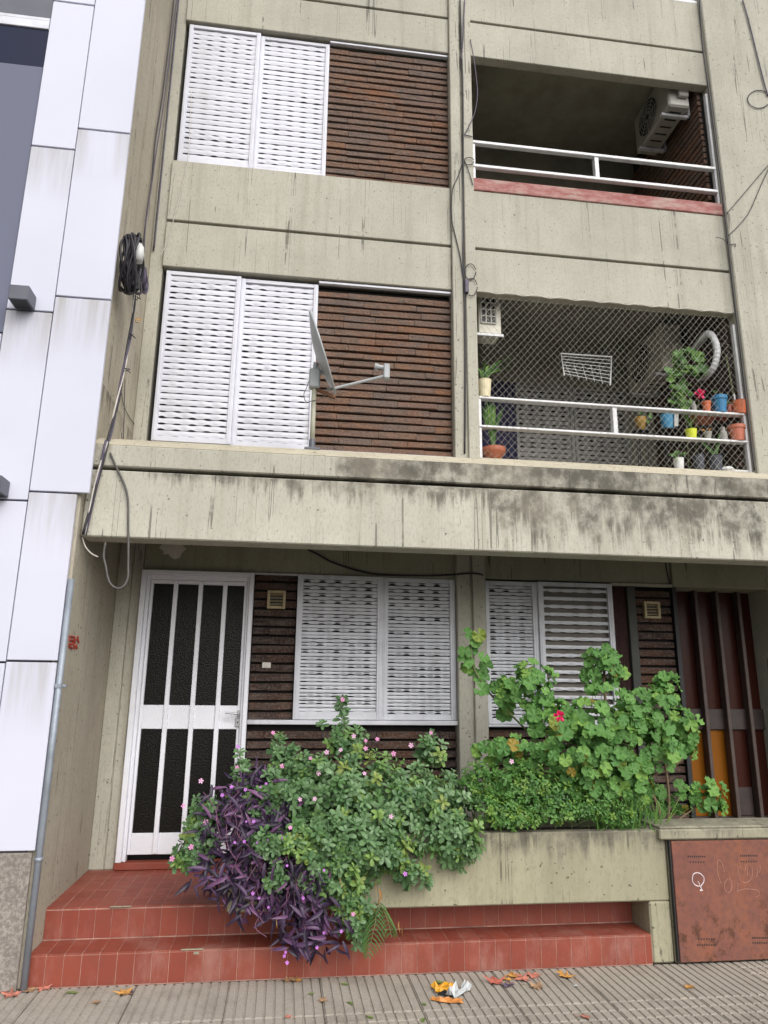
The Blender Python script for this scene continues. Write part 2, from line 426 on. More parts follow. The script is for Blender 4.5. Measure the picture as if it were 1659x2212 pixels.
M['hose'] = paint('white_hose', (.8, .8, .82), .5, .06, 8, 0)
def leaf_mat(name, cols, rough=.42, spec=.4, trans=.25, veins=False):
    t = NT(name)
    at_ = t.n('ShaderNodeAttribute'); at_.attribute_name = 'rnd'
    r = t.math('FRACT', t.math('ADD', t.rand(), at_.outputs['Fac']))
    q = t.n('ShaderNodeValToRGB'); els = q.color_ramp.elements
    while len(els) < len(cols): els.new(.5)
    for i, (p, c) in enumerate(cols): els[i].position = p; els[i].color = (*c, 1)
    t.t.links.new(r, q.inputs[0]); col = q.outputs[0]
    n = t.noise(40, t.pos(), 3, .6)
    col = t.mix(t.math('MULTIPLY', t.ramp(n, .4, .75), .4), col, t.mix(.5, col, (.01, .02, .008)))
    if veins:
        ca = t.n('ShaderNodeAttribute'); ca.attribute_name = 'rad'
        col = t.mix(t.math('MULTIPLY', ca.outputs['Fac'], .4), col, t.mix(.6, col, (.2, .32, .09)))
    t.bump(n, .25, .003)
    t.out(col, rough, 0, spec)
    tr = t.n('ShaderNodeBsdfTranslucent'); t.t.links.new(col, tr.inputs[0])
    mx = t.n('ShaderNodeMixShader'); mx.inputs[0].default_value = trans
    t.t.links.new(t.p.outputs[0], mx.inputs[1]); t.t.links.new(tr.outputs[0], mx.inputs[2]); t.t.links.new(mx.outputs[0], t.o.inputs[0])
    return t.m
M['l_vinca'] = leaf_mat('periwinkle_leaf', [(0, (.055, .12, .04)), (.2, (.165, .29, .12)), (.4, (.08, .175, .065)), (.6, (.225, .355, .18)), (.75, (.105, .22, .075)), (.92, (.215, .35, .09)), (.99, (.26, .33, .08))], .38, .35)
M['l_ger'] = leaf_mat('geranium_leaf', [(0, (.085, .20, .045)), (.25, (.135, .30, .075)), (.5, (.10, .24, .065)), (.75, (.185, .37, .09)), (.95, (.22, .38, .075)), (.992, (.36, .26, .05))], .55, .3, .3, True)
M['l_fine'] = leaf_mat('small_bright_leaf', [(0, (.06, .16, .035)), (.4, (.10, .24, .05)), (.7, (.12, .27, .055)), (.96, (.19, .32, .05))], .45, .4)
M['l_purple'] = leaf_mat('purple_leaf', [(0, (.018, .011, .026)), (.35, (.03, .017, .042)), (.6, (.055, .028, .072)), (.82, (.095, .045, .112)), (.96, (.16, .065, .155))], .42, .4, .12)
M['l_fern'] = leaf_mat('fern_leaf', [(0, (.06, .15, .04)), (1, (.10, .22, .05))], .5)
M['l_dry'] = leaf_mat('dry_leaf', [(0, (.36, .19, .07)), (.5, (.42, .24, .09)), (1, (.28, .14, .06))], .8, .2)
M['l_dark'] = leaf_mat('balcony_leaf', [(0, (.05, .12, .03)), (.5, (.1, .22, .045)), (1, (.17, .31, .06))], .45)
M['petal_pink'] = paint('pink_petal', (.68, .26, .5), .6, .12, 30, 0)
M['petal_pale'] = paint('pale_petal', (.74, .42, .62), .6, .1, 30, 0)
M['petal_mag'] = paint('magenta_petal', (.75, .008, .13), .55, .15, 40, 0)
M['petal_vio'] = paint('violet_petal', (.52, .17, .62), .6, .12, 30, 0)
M['petal_eye'] = paint('flower_eye', (.4, .02, .14), .6, .1, 30, 0)
M['stem'] = paint('green_stem', (.12, .14, .055), .7, .3, 20, .05)
M['stem_br'] = paint('woody_stem', (.17, .115, .07), .85, .3, 20, .1)
M['stem_pur'] = paint('purple_stem', (.17, .065, .12), .6, .3, 20, .05)
M['soil'] = paint('potting_soil', (.035, .025, .018), .95, .4, 25, .4)
def fallen(name, c): M[name] = paint(name, c, .75, .4, 40, .1, ((c[0]*.4, c[1]*.35, c[2]*.4), .6), 0, False)
for n_, c_ in (('leaf_orange', (.50, .25, .06)), ('leaf_pink', (.46, .17, .12)), ('leaf_red', (.42, .11, .075)), ('leaf_tan', (.36, .22, .12)), ('leaf_green', (.13, .19, .04)), ('leaf_violet', (.1, .07, .11))): fallen(n_, c_)
M['wrap_yel'] = paint('yellow_wrapper', (.68, .33, .02), .4, .15, 20, .1)
M['wrap_wh'] = paint('white_wrapper', (.5, .52, .53), .35, .25, 20, .1, ((.2, .22, .2), .6))
M['wrap_gn'] = paint('green_print', (.12, .3, .05), .4, .2, 30, 0)
M['wrap_or'] = paint('orange_wrapper', (.6, .24, .06), .4, .2, 20, .1)
# ================================================================== the setting
g = MB().box(-60, 60, -90, 40, -.4, -.14).build('ground', M['asphalt']); tag(g, kind='structure')
pav = MB().box(-30, 30, -3.9, 3, -.138, -.010).build('pavement', M['paveden']); tag(pav, kind='structure')
kerb = MB().cbox(-30, 30, -4.05, -3.905, -.138, .003, .015).build('kerb', M['pave']); tag(kerb, kind='structure')
def slab_mesh(cross):
    b = MB(); w = .494; d = .487
    b.box(0, w, 0, d, -.012, -.0065)
    n = 10; p = w/n
    for i in range(n):
        x0, x1 = i*p+.0045, (i+1)*p-.0045
        ys = [(0, d)] if not cross else [(k*d/5+.004, (k+1)*d/5-.004) for k in range(5)]
        if cross and i % 2: ys = ys
        for y0, y1 in ys:
            c = .003
            b.add([(x0, y0, -.0066), (x1, y0, -.0066), (x1, y1, -.0066), (x0, y1, -.0066),
                   (x0+c, y0+c, 0), (x1-c, y0+c, 0), (x1-c, y1-c, 0), (x0+c, y1-c, 0)],
                  [(4, 5, 6, 7), (0, 1, 5, 4), (1, 2, 6, 5), (2, 3, 7, 6), (3, 0, 4, 7)])
    return b.mesh('slab', M['pave'])
sm0, sm1 = slab_mesh(False), slab_mesh(True)
for r in range(5):
    y1 = -1.168 - r*.5
    for c in range(16):
        x0 = -4.6 + c*.5
        o = link('slab', sm0 if r in (0,) and x0 < 1.3 else (sm1 if (r == 1 or x0 > 1.3) else sm0), pav, (x0+ru(-.001, .001), y1-.494, ru(-.0012, .0005)))
        o.rotation_euler = (ru(-.0015, .0015), ru(-.0015, .0015), 0)

# ================================================================== apartment building
Q, S1, S2 = -1.1028, -1.164, -.924
B = thing('apartment_building', (0, .5, 0), 'grey green concrete apartment block with white louvred shutters, brick infill and balconies', 'building')
def P(name, mb, mat, parent=B, **k): return mb.build(name, M[mat], parent, **k)
XL = -2.69
# unseen core masses behind everything, added to stop light leaking through
P('hidden_core', MB().box(-2.72, .21, .16, 6, 0, 12), 'winback')
P('hidden_core', MB().box(.21, 2.8, 1.62, 6, 2.95, 12), 'balcony')
P('hidden_core', MB().box(.21, 2.0, .161, 6, 0, 2.95), 'winback')
P('hidden_core', MB().box(2.0, 2.8, .42, 6, 0, 2.95), 'brownwood')
# party wall at the left and the strip beside it
P('side_wall', MB().cbox(-2.755, XL, -1.176, .155, 0, 12, .006), 'sidewall')
P('corner_strip', MB().cbox(XL+.001, -2.575, .03, .16, .33, 12, .005), 'conc')
P('corner_pier', MB().cbox(XL+.001, -2.585, .012, .1, .332, 2.95, .006), 'conc')
P('corner_pier', MB().cbox(-2.58, -2.503, .02, .1, .332, 2.95, .005), 'conc')
# pilaster between the bays: two ribs and a groove, upper floors and ground floor
for (xa, xb, z0, z1) in ((0, .219, 3.2, 12), (0, .237, .33, 2.95)):
    mid = (xa+xb)/2
    P('pilaster', MB().cbox(xa, mid-.012, -.04, .2, z0, z1, .006).cbox(mid+.012, xb, -.04, .2, z0, z1, .006).box(mid-.013, mid+.013, -.012, .19, z0, z1), 'conc')
P('pier', MB().cbox(2.788, 6.0, -.06, 1.6, 3.1, 12, .01), 'conc')
P('pier', MB().cbox(2.788, 6.0, .0, 1.6, 0, 2.95, .01), 'conc')
# spandrels, each split by its shadow groove
gA, gB = 5.6094, 8.2498
for (x0, x1) in ((-2.574, -.001), (.22, 2.787)):
    right = x0 > 0
    th = .10 if right else .155
    for (a0, gz, a1) in ((5.158, gA, 6.2376), (7.8174, gB, 8.9)):
        P('spandrel', MB().cbox(x0, x1, 0, th, a0, gz-.013, .005), 'conc')
        P('spandrel', MB().cbox(x0, x1, 0, th, gz+.013, a1, .005), 'conc')
        P('groove_back', MB().box(x0+.002, x1-.002, .07, th-.002, gz-.02, gz+.02), 'joint')
# first-floor parapet apron over the entrance: coping, top band, groove, apron, lip
XR = 6.0
P('parapet_band', MB().cbox(XL+.003, XR, Q, Q+.16, 2.9668+.013, 3.1285, .008), 'parapet_top')
P('parapet_apron', MB().cbox(XL+.003, XR, Q, Q+.18, 2.5102, 2.9668-.013, .008), 'parapet')
P('groove_back', MB().box(XL+.01, XR, Q+.075, Q+.15, 2.94, 2.995), 'joint')
P('coping', MB().add([(x, y, z) for x in (XL+.003, XR) for (y, z) in ((Q+.004, 3.1287), (Q+.16, 3.222), (.05, 3.235), (.05, 3.1287))],
   [(0, 1, 2, 3), (7, 6, 5, 4), (0, 4, 5, 1), (1, 5, 6, 2), (2, 6, 7, 3), (3, 7, 4, 0)]), 'coping')
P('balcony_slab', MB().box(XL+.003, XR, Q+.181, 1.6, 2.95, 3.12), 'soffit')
P('balcony_kerb', MB().cbox(-2.574, -.001, .0, .155, 3.236, 3.54, .006), 'conc')
P('balcony_kerb', MB().cbox(.22, 2.787, -.03, .14, 3.236, 3.548, .01), 'coping')
# ground-floor wall strip over the windows, dark green with the soffit's shade painted in
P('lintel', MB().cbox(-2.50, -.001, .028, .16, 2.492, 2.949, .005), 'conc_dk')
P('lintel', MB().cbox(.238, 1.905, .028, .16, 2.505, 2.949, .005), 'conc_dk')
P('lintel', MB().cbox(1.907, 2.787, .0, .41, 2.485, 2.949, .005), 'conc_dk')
pt = MB(); c0 = at(*T(0, 2, 1125, 250), y=.026); 
ring = [(c0.x + math.cos(k*.349)*ru(.07, .125), .0255, c0.z + .02 + math.sin(k*.349)*ru(.055, .095)) for k in range(18)]
pt.add(ring + [(c0.x, .0225, c0.z+.02)], [(k, (k+1) % 18, 18) for k in range(18)])
o = P('plaster_patch', pt, 'bell'); o['label'] = 'pale ragged plaster patch'

# ---------------------------------------------------------------- brick panels
bm_var = []
for k in range(5):
    me = MB().cbox(0, 1, 0, .07, 0, .053, .0035, .0034); bm_var.append(me)
def brick_panel(x0, x1, z0, z1, yf, mat, pitch=.0727, ln=.38, name='brick_panel'):
    bp = P(name, MB().box(x0, x1, yf+.045, yf+.09, z0, z1), 'joint')
    meshes = [MB() for _ in bm_var]
    ms = []
    for src in bm_var:
        q = MB(); q.v = list(src.v); q.f = list(src.f); ms.append(q.mesh('brick', M[mat]))
    z = z0 + .003; row = 0
    while z + pitch*.8 < z1 + .02:
        x = x0; first = True
        while x < x1 - .01:
            L = ru(.7, 1.35)*ln
            if first: L *= ru(.35, 1); first = False
            e = x + L
            if e > x1 - .12: e = x1
            h = min(.053, z1 - z)
            o = link('brick', random.choice(ms), bp, (x, yf + ru(-.004, .004), z + ru(-.0012, .0012)))
            o.scale = (e-x-.002, 1, h/.053); o.rotation_euler = (0, ru(-.0025, .0025), ru(-.006, .006))
            x = e
        z += pitch; row += 1
    return bp
brick_panel(-1.212, -.002, 3.556, 5.11, .055, 'brick')
brick_panel(-1.187, -.002, 6.24, 7.765, .055, 'brick')
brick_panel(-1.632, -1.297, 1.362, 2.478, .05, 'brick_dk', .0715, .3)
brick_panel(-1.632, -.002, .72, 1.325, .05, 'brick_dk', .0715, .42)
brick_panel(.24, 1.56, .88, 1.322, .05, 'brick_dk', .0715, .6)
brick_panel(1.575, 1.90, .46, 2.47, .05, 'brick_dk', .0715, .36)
for (x0, x1, z) in ((-1.212, -.002, 5.126), (-1.187, -.002, 7.785)):
    P('shutter_track', MB().cbox(x0, x1, .02, .06, z, z+.022, .003), 'shutter')
P('shutter_track', MB().cbox(-1.21, -.002, .015, .05, 3.541, 3.553, .002), 'shutter')

# ---------------------------------------------------------------- shutters
LAM = .124
def slat_mesh(L, h, mat, twist, lift, ph):
    """a thin aluminium strip whose lower edge swings out and lifts at regular intervals"""
    AM = [ru(.45, 1.35) for _ in range(9)]
    b = MB(); n = max(12, int(L/.0125)); hh = (0, .12, .5, .88, 1)
    for i in range(n+1):
        x = L*i/n; am = AM[int(x/LAM*1+ph/6.28+.5) % 9]; w = math.sin(2*math.pi*x/LAM + ph)*am; k = max(0, w)**.6
        for q in hh:
            bulge = -.003*math.sin(math.pi*q)
            b.v.append((x, bulge + twist*w*(q-.5)*2, h*q + lift*k*(1-q)**2 - .35*lift*k*q*q))
    k = len(hh)
    for i in range(n):
        for j in range(k-1): b.f.append((i*k+j, (i+1)*k+j, (i+1)*k+j+1, i*k+j+1))
    return b.mesh('slat', M[mat], False)
def shutter(x0, x1, z0, z1, y, mat, pitch=.0545, gap=.0045, fr=.04, frb=.045, twist=.007, lift=.004, frt=.035, back='winback', jit=.001, fine=False):
    f = MB().cbox(x0, x0+fr, y, y+.035, z0, z1, .003).cbox(x1-fr, x1, y, y+.035, z0, z1, .003)
    f.cbox(x0+fr, x1-fr, y+.002, y+.033, z1-frt, z1, .003).cbox(x0+fr, x1-fr, y+.002, y+.033, z0, z0+frb, .003)
    f.cbox(x0+fr*.3, x0+fr*.62, y-.004, y+.01, z0+.01, z1-.01, .001).cbox(x1-fr*.62, x1-fr*.3, y-.004, y+.01, z0+.01, z1-.01, .001)
    root = P('window_shutter', f, mat)
    xa, xb = x0+fr-.002, x1-fr+.002
    meshes = [slat_mesh(xb-xa, pitch-gap, mat, twist*k_, lift*k_, ru(-.3, .3)) for k_ in (.35, .6, .8, .95, 1.05, 1.2, 1.4, 1.1)]
    n = int((z1-frt-z0-frb)/pitch); pz = (z1-frt-z0-frb)/n
    if fine: odd = [slat_mesh(xb-xa, pitch-gap, mat, twist*k_, lift*k_*.6, math.pi+ru(-.4, .4)) for k_ in (.2, .4, .7, .9)]
    for i in range(n):
        o = link('slat', random.choice(odd if fine and i % 2 else meshes), root, (xa, y+.018+ru(-.001, .001), z0+frb+i*pz+gap*.5+ru(-jit, jit)))
        o.rotation_euler = (ru(-.06, .06), ru(-.0012, .0012), 0)
    P('window_pane', MB().box(x0+.004, x1-.004, y+.05, y+.06, z0+.003, z1-.003), back, root)
    return root
def window(x0, xm, x1, z0, z1, y, mat, **k):
    shutter(x0, xm+.006, z0, z1, y, mat, **k); shutter(xm-.006+.012, x1, z0, z1, y+.03, mat, **k)
# first and second floor windows
window(-2.535, -1.90, -1.214, 3.556, 5.122, .012, 'shutter', twist=.003, lift=.0055, gap=.006, jit=.0006)
window(-2.535, -1.865, -1.188, 6.24, 7.785, .012, 'shutter', twist=.002, lift=.0045, gap=.0045, jit=.0006)
# ground floor windows
GO = dict(pitch=.0275, gap=.0032, fr=.045, twist=.007, lift=.0095, jit=.0013, fine=True)
shutter(-1.294, -.605, 1.365, 2.488, .0, 'shutter_gr', frb=.06, **GO)
shutter(-.603, -.003, 1.365, 2.488, .025, 'shutter_gr', **GO)
shutter(.24, .70, 1.34, 2.488, .025, 'shutter_gr', **GO)
shutter(.70, 1.352, 1.34, 2.49, .0, 'shutter_gr', pitch=.0655, gap=.036, fr=.045, twist=.004, lift=.005, back='slat_gap')
P('window_sill', MB().cbox(-1.636, -.002, -.008, .06, 1.328, 1.362, .004), 'shutter_gr')
P('window_sill', MB().cbox(.24, 1.352, -.008, .06, 1.318, 1.337, .004), 'shutter_gr')
P('window_head', MB().cbox(-1.64, -1.296, .01, .06, 2.479, 2.491, .002), 'shutter_gr')
P('window_head', MB().cbox(1.354, 1.905, .01, .06, 2.479, 2.503, .002), 'conc')
# dark screen and post beyond the second window
P('screen', MB().box(1.356, 1.49, .06, .08, 1.0, 2.476), 'darkred')
sc = MB()
for i in range(9): sc.box(1.36+i*.0155, 1.363+i*.0155, .05, .056, 1.0, 2.474)
for i in range(92): sc.box(1.356, 1.49, .0485, .0545, 1.0+i*.016, 1.003+i*.016)
o = P('screen_mesh', sc, 'darkred'); o['kind'] = 'stuff'
P('post', MB().cbox(1.495, 1.566, .02, .14, .4, 2.476, .004), 'post_dk')
def vent(c, s=.145):
    f = MB(); x, z = c; h = s/2; y = .018; t = .022
    f.cbox(x-h, x-h+t, y, y+.04, z-h, z+h, .003).cbox(x+h-t, x+h, y, y+.04, z-h, z+h, .003).cbox(x-h+t, x+h-t, y, y+.04, z+h-t, z+h, .003).cbox(x-h+t, x+h-t, y, y+.04, z-h, z-h+t, .003)
    v = P('wall_vent', f, 'vent')
    P('vent_back', MB().box(x-h+.01, x+h-.01, y+.026, y+.04, z-h+.01, z+h-.01), 'black', v)
    for k in range(4):
        zz = z-h+t+.008+k*.025
        P('louvre', MB().add([(x-h+t, y+.008, zz), (x+h-t, y+.008, zz), (x+h-t, y+.03, zz+.017), (x-h+t, y+.03, zz+.017)], [(0, 1, 2, 3)]), 'vent', v)
    return v
vent((-1.458, 2.282)); vent((1.712, 2.28))
P('doorbell', MB().cbox(-1.545, -1.478, .03, .048, 1.748, 1.792, .004).cbox(-1.525, -1.505, .024, .032, 1.76, 1.78, .002), 'bell')

# ---------------------------------------------------------------- entrance door
fr = MB()
fr.cbox(-2.502, -2.462, -.022, .06, .382, 2.485, .004).cbox(-1.672, -1.638, -.022, .06, .382, 2.485, .004).cbox(-2.462, -1.672, -.022, .06, 2.45, 2.485, .004)
fr.cbox(-2.462, -2.436, .005, .07, .382, 2.45, .004).cbox(-1.69, -1.672, .005, .07, .382, 2.45, .004).cbox(-2.436, -1.69, .005, .07, 2.415, 2.45, .004)
P('door_frame', fr, 'door')
lf = MB(); y0, y1 = .03, .07
xs0, xs1 = -2.435, -1.691
lf.cbox(xs0, -2.413, y0, y1, .424, 2.414, .003).cbox(-1.713, xs1, y0, y1, .424, 2.414, .003)
for (za, zb) in ((.424, .567), (1.291, 1.464), (2.385, 2.414)): lf.cbox(-2.413, -1.713, y0+.001, y1, za, zb, .003)
D = P('entrance_door', lf, 'door'); D['label'] = 'white front door with narrow dark glass panels'
bx = (-2.4135, -2.2415, -2.05, -1.862, -1.7125)
for i in (1, 2, 3): P('glazing_bar', MB().cbox(bx[i]-.017, bx[i]+.017, y0-.014, y0+.02, .43, 2.408, .003), 'door', D)
for i in range(4):
    for (za, zb) in ((.566, 1.292), (1.463, 2.386)):
        P('pane', MB().box(bx[i]+.0005, bx[i+1]-.0005, .052, .058, za, zb), 'glass', D)
hd = MB().tube([(-1.70, -.0, 1.405), (-1.70, -.035, 1.405), (-1.71, -.04, 1.406), (-1.80, -.04, 1.414)], .0075, 8).cbox(-1.715, -1.692, .022, .032, 1.38, 1.43, .002)
P('handle', hd, 'steel', D); P('lock', MB().cbox(-1.722, -1.69, .012, .032, 1.31, 1.375, .003), 'steel', D)
P('lock_hole', MB().box(-1.71, -1.702, .0105, .02, 1.335, 1.35), 'black', D)
P('door_sill', MB().cbox(-2.51, -1.64, -.02, .08, .334, .381, .004), 'tile')

# ---------------------------------------------------------------- brown glazed door at the right
yb = .25
bd = MB().cbox(1.94, 2.06, yb-.03, yb+.05, .33, 2.49, .006).cbox(2.06, 2.79, yb, yb+.05, 1.296, 1.469, .004).cbox(2.06, 2.79, yb, yb+.05, .33, .60, .004)
G = P('brown_door', bd, 'brownwood'); G['label'] = 'brown timber door with red and amber glass strips'
P('door_reveal', MB().box(1.905, 1.94, .02, .4, .33, 2.49), 'dark')
bxs = (2.06, 2.222, 2.425, 2.632, 2.83)
for x in bxs[1:4]: P('glazing_bar', MB().cbox(x-.0165, x+.0165, yb-.06, yb+.02, .34, 2.487, .004), 'brownbar', G)
for i in range(4):
    xa, xb = bxs[i], min(bxs[i+1], 2.787)
    P('pane', MB().box(xa+.001, xb-.001, yb+.03, yb+.04, 1.47, 2.486), 'glass_red', G)
    P('pane', MB().box(xa+.001, xb-.001, yb+.03, yb+.04, .601, 1.295), 'glass_amber' if i < 2 else 'glass_red', G)
P('kick_panel', MB().cbox(2.44, 2.61, yb+.012, yb+.029, .603, .827, .003), 'brownwood', G)

# ---------------------------------------------------------------- balconies: walls, ceilings, rear doors
for k, (zc, zf, zb) in enumerate(((5.52, 3.13, 5.158), (8.18, 6.0, 7.8174))):
    P('balcony_ceiling', MB().box(.222, 2.786, .101, 1.6, zc, zc+.06), 'balcony')
    P('balcony_wall', MB().box(.2195, .24, .2, 1.6, zf, zc-.001), 'balcony')
    P('balcony_wall', MB().box(.241, 2.75, 1.56, 1.6, zf, zc-.001), 'balcony')
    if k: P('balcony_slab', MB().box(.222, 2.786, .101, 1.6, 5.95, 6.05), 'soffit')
# brick side wall of the upper balcony, seen obliquely
bw = P('brick_side_wall', MB().box(2.755, 2.787, .101, 1.6, 5.96, 8.17), 'joint')
sbm = []
for k in range(3):
    sbm.append(MB().cbox(0, .04, 0, 1, 0, .054, .004, .002).mesh('brick', M['brick']))
z = 6.06
while z < 7.95:
    y = .102
    while y < 1.5:
        e = min(1.598, y+ru(.35, .6)); o = link('brick', random.choice(sbm), bw, (2.722+ru(-.004, .004), y, z)); o.scale = (1, e-y-.003, 1); y = e
    z += .0727
lw = MB(); z = 3.2
while z < 5.4: lw.box(2.73+ru(-.004, .004), 2.787, .103, 1.59, z, z+.054); z += .0727
o = P('brick_side_courses', lw, 'brick_dk'); o['kind'] = 'stuff'
P('red_board', MB().cbox(.222, 2.786, -.012, .08, 6.24, 6.375, .006), 'redboard')
# lower balcony rear: shutters and navy curtain
shutter(1.06, 1.74, 3.3, 4.98, 1.50, 'shutter_rear', twist=.006, lift=.008); shutter(1.745, 2.39, 3.3, 4.98, 1.50, 'shutter_rear', twist=.006, lift=.008)
cv = MB(); n = 40
for i in range(n+1):
    x = .3 + .74*i/n; y = 1.44+.03*math.sin(i*1.7)
    cv.v += [(x, y, 3.2), (x, y, 4.95)]
for i in range(n): cv.f.append((2*i, 2*i+2, 2*i+3, 2*i+1))
P('curtain', cv, 'navy', smooth=True)
# spray mark on the party wall: two short rows of red strokes
mk = MB()
def stroke(mb, pts, r=.007, x=XL+.004):
    mb.tube([at(*T(0, 2, a_, b_), x=x) for a_, b_ in pts], r, 5)
for s in ([(475, 808), (450, 808), (448, 830), (470, 832), (472, 850), (446, 856)], [(480, 805), (484, 852)], [(484, 828), (500, 826)], [(502, 806), (508, 850)],
          [(447, 862), (452, 880)], [(468, 858), (450, 870), (470, 884)], [(478, 858), (482, 884), (494, 862), (498, 886)]): stroke(mk, s)
P('spray_mark', mk, 'redspray')['label'] = 'small red spray-painted characters 5H'

# ================================================================== entrance steps
ST = thing('entrance_steps', (-.9, S1, 0), 'two broad red clay tile steps and landing leading to the white door', 'steps')
XS = .905
P('step_core', MB().box(XL+.002, XS, S1+.0018, .05, -.005, .160).box(XL+.002, XS, S2+.0018, .03, .160, .3302), 'grout', ST)
tw = .0935
def tmesh(w, d, h): return MB().cbox(0, w-.0028, 0, d, 0, h, .0012).mesh('tile', M['tile'])
tr1 = tmesh(tw, .009, .150); tt = tmesh(tw, .236, .009); tl = tmesh(tw, .186, .009)
n = int((XS-XL)/tw)+1
for i in range(n):
    x = XL+.003+i*tw; s = min(1, (XS-x)/tw)
    if s < .15: continue
    for (me, y, z) in ((tr1, S1, .001), (tt, S1+.001, .1525), (tr1, S2, .1665)):
        if me is tr1 and z > .1 and False: continue
        o = link('tile', me, ST, (x, y+ru(-.0008, .0008), z)); o.scale = (s, 1, 1)
x = XL+.003; i = 0
while x < -1.1:
    for r in range(5):
        yy = S2+.001+r*.19
        d = 1 if r < 4 else min(1, (.0-yy)/.19)
        o = link('tile', tl, ST, (x, yy, .3225+ru(-.0006, .0006))); o.scale = (1, max(.2, d), 1)
    x += tw
cp = MB()
for (u, v, w, d) in ((255, 1958, .09, .012), (275, 1957, .05, .006), (415, 2050, .12, .014), (424, 2058, .03, .03)):
    p = at(u, v, z=.3335 if v < 2000 else .1635); cp.cbox(p.x-w/2, p.x+w/2, p.y-d/2, p.y+d/2, p.z-.004, p.z+.0008, .001, .001)
    P('chipped_edge', cp, 'cap', ST); cp = MB()

# ================================================================== planter
PX0, PX1, PT, PB = -1.64, 1.045, .745, .342
PL = thing('planter_box', (-.3, S1, 0), 'long raised concrete planter bridging the red steps', 'planter')
pm = MB().cbox(PX0, PX1, S1, S1+.09, PB, PT, .008).cbox(PX0, PX1, -.64, -.55, PB, PT, .008).cbox(PX0, PX0+.09, S1+.09, -.64, PB, PT, .006).cbox(PX1-.09, PX1, S1+.09, -.64, PB, PT, .006)
pm.box(PX0+.09, PX1-.09, S1+.09, -.64, PB+.002, PB+.06)
P('trough', pm, 'planter', PL)
P('leg', MB().cbox(XS+.002, PX1, S1-.002, -.55, 0, PB-.002, .01), 'planter', PL)
P('leg', MB().cbox(PX0, PX0+.16, S2+.2, -.55, .334, PB-.0005, .002), 'planter', PL)
P('soil', MB().box(PX0+.088, PX1-.088, S1+.088, -.638, PB+.06, PT-.06), 'soil', PL)

# ================================================================== meter cabinet with concrete cap
CB = thing('meter_cabinet', (1.6, -1.2, 0), 'rust red metal meter cabinet with chalk scribbles under a concrete cap', 'cabinet')
P('housing', MB().cbox(1.05, 2.62, -1.172, -.87, 0, .694, .006), 'planter', CB)
dr = P('cabinet_door', MB().cbox(1.064, 2.45, -1.2, -1.176, .012, .688, .003), 'rust', CB)
P('frame_edge', MB().box(1.051, 1.0595, -1.196, -1.17, .012, .69), 'black', CB)
P('cap', MB().cbox(.99, 2.7, -1.205, -.9, .697, .757, .008).cbox(1.0, 2.7, -1.192, -.9, .757, .772, .005), 'cap', CB)
sl_ = MB()
W = 280*1659/1630
for (xa, xb, y, nn) in ((470, 710, 472, 9), (500, 695, 555, 6), (1230, 1465, 460, 9), (1240, 1460, 545, 7), (625, 845, 1675, 7), (610, 870, 1760, 9), (1410, 1620, 1655, 8), (1410, 1640, 1730, 8)):
    for k in range(nn):
        p = at(*Z(1640, 2060, W, xa+(xb-xa)*k/(nn-1), y), y=-1.2)
        sl_.box(p.x-.0035, p.x+.0035, -1.2012, -1.1985, p.z-.005, p.z+.005)
P('vent_slot', sl_, 'black', CB)
def chalk(pts, r, mat, name):
    b = MB().tube([at(*Z(1640, 2060, W, a_, b_), y=-1.2005) for a_, b_ in pts], r, 5, smooth=3)
    P(name, b, mat, CB)
chalk([(620, 910), (560, 880), (528, 820), (540, 740), (580, 712), (640, 720), (695, 780), (690, 850), (650, 905), (660, 940), (640, 970), (680, 960)], .0032, 'chalk', 'chalk_mark')
chalk([(610, 835), (630, 870), (632, 910)], .0028, 'chalk', 'chalk_mark')
chalk([(990, 700), (980, 620), (940, 540), (905, 530), (888, 600), (895, 700), (930, 830), (960, 880)], .002, 'chalk2', 'chalk_mark')
chalk([(1040, 790), (1000, 860), (1000, 950), (1050, 1000), (1095, 960), (1100, 850), (1060, 790)], .002, 'chalk2', 'chalk_mark')
for k, (xa, ya, xb, yb2) in enumerate(((1180, 600, 1225, 820), (1215, 570, 1220, 640), (1290, 580, 1300, 680), (1320, 590, 1330, 760), (1400, 650, 1390, 800), (1510, 590, 1505, 710), (1470, 640, 1460, 780), (1185, 870, 1180, 990))):
    chalk([(xa, ya), ((xa+xb)/2+6, (ya+yb2)/2), (xb, yb2)], .0019, 'chalk2', 'chalk_mark')
chalk([(1240, 830), (1290, 855), (1350, 835), (1380, 800)], .002, 'chalk2', 'chalk_mark')
chalk([(1190, 975), (1300, 945), (1480, 965), (1500, 1030), (1460, 1060)], .0016, 'chalk2', 'chalk_mark')

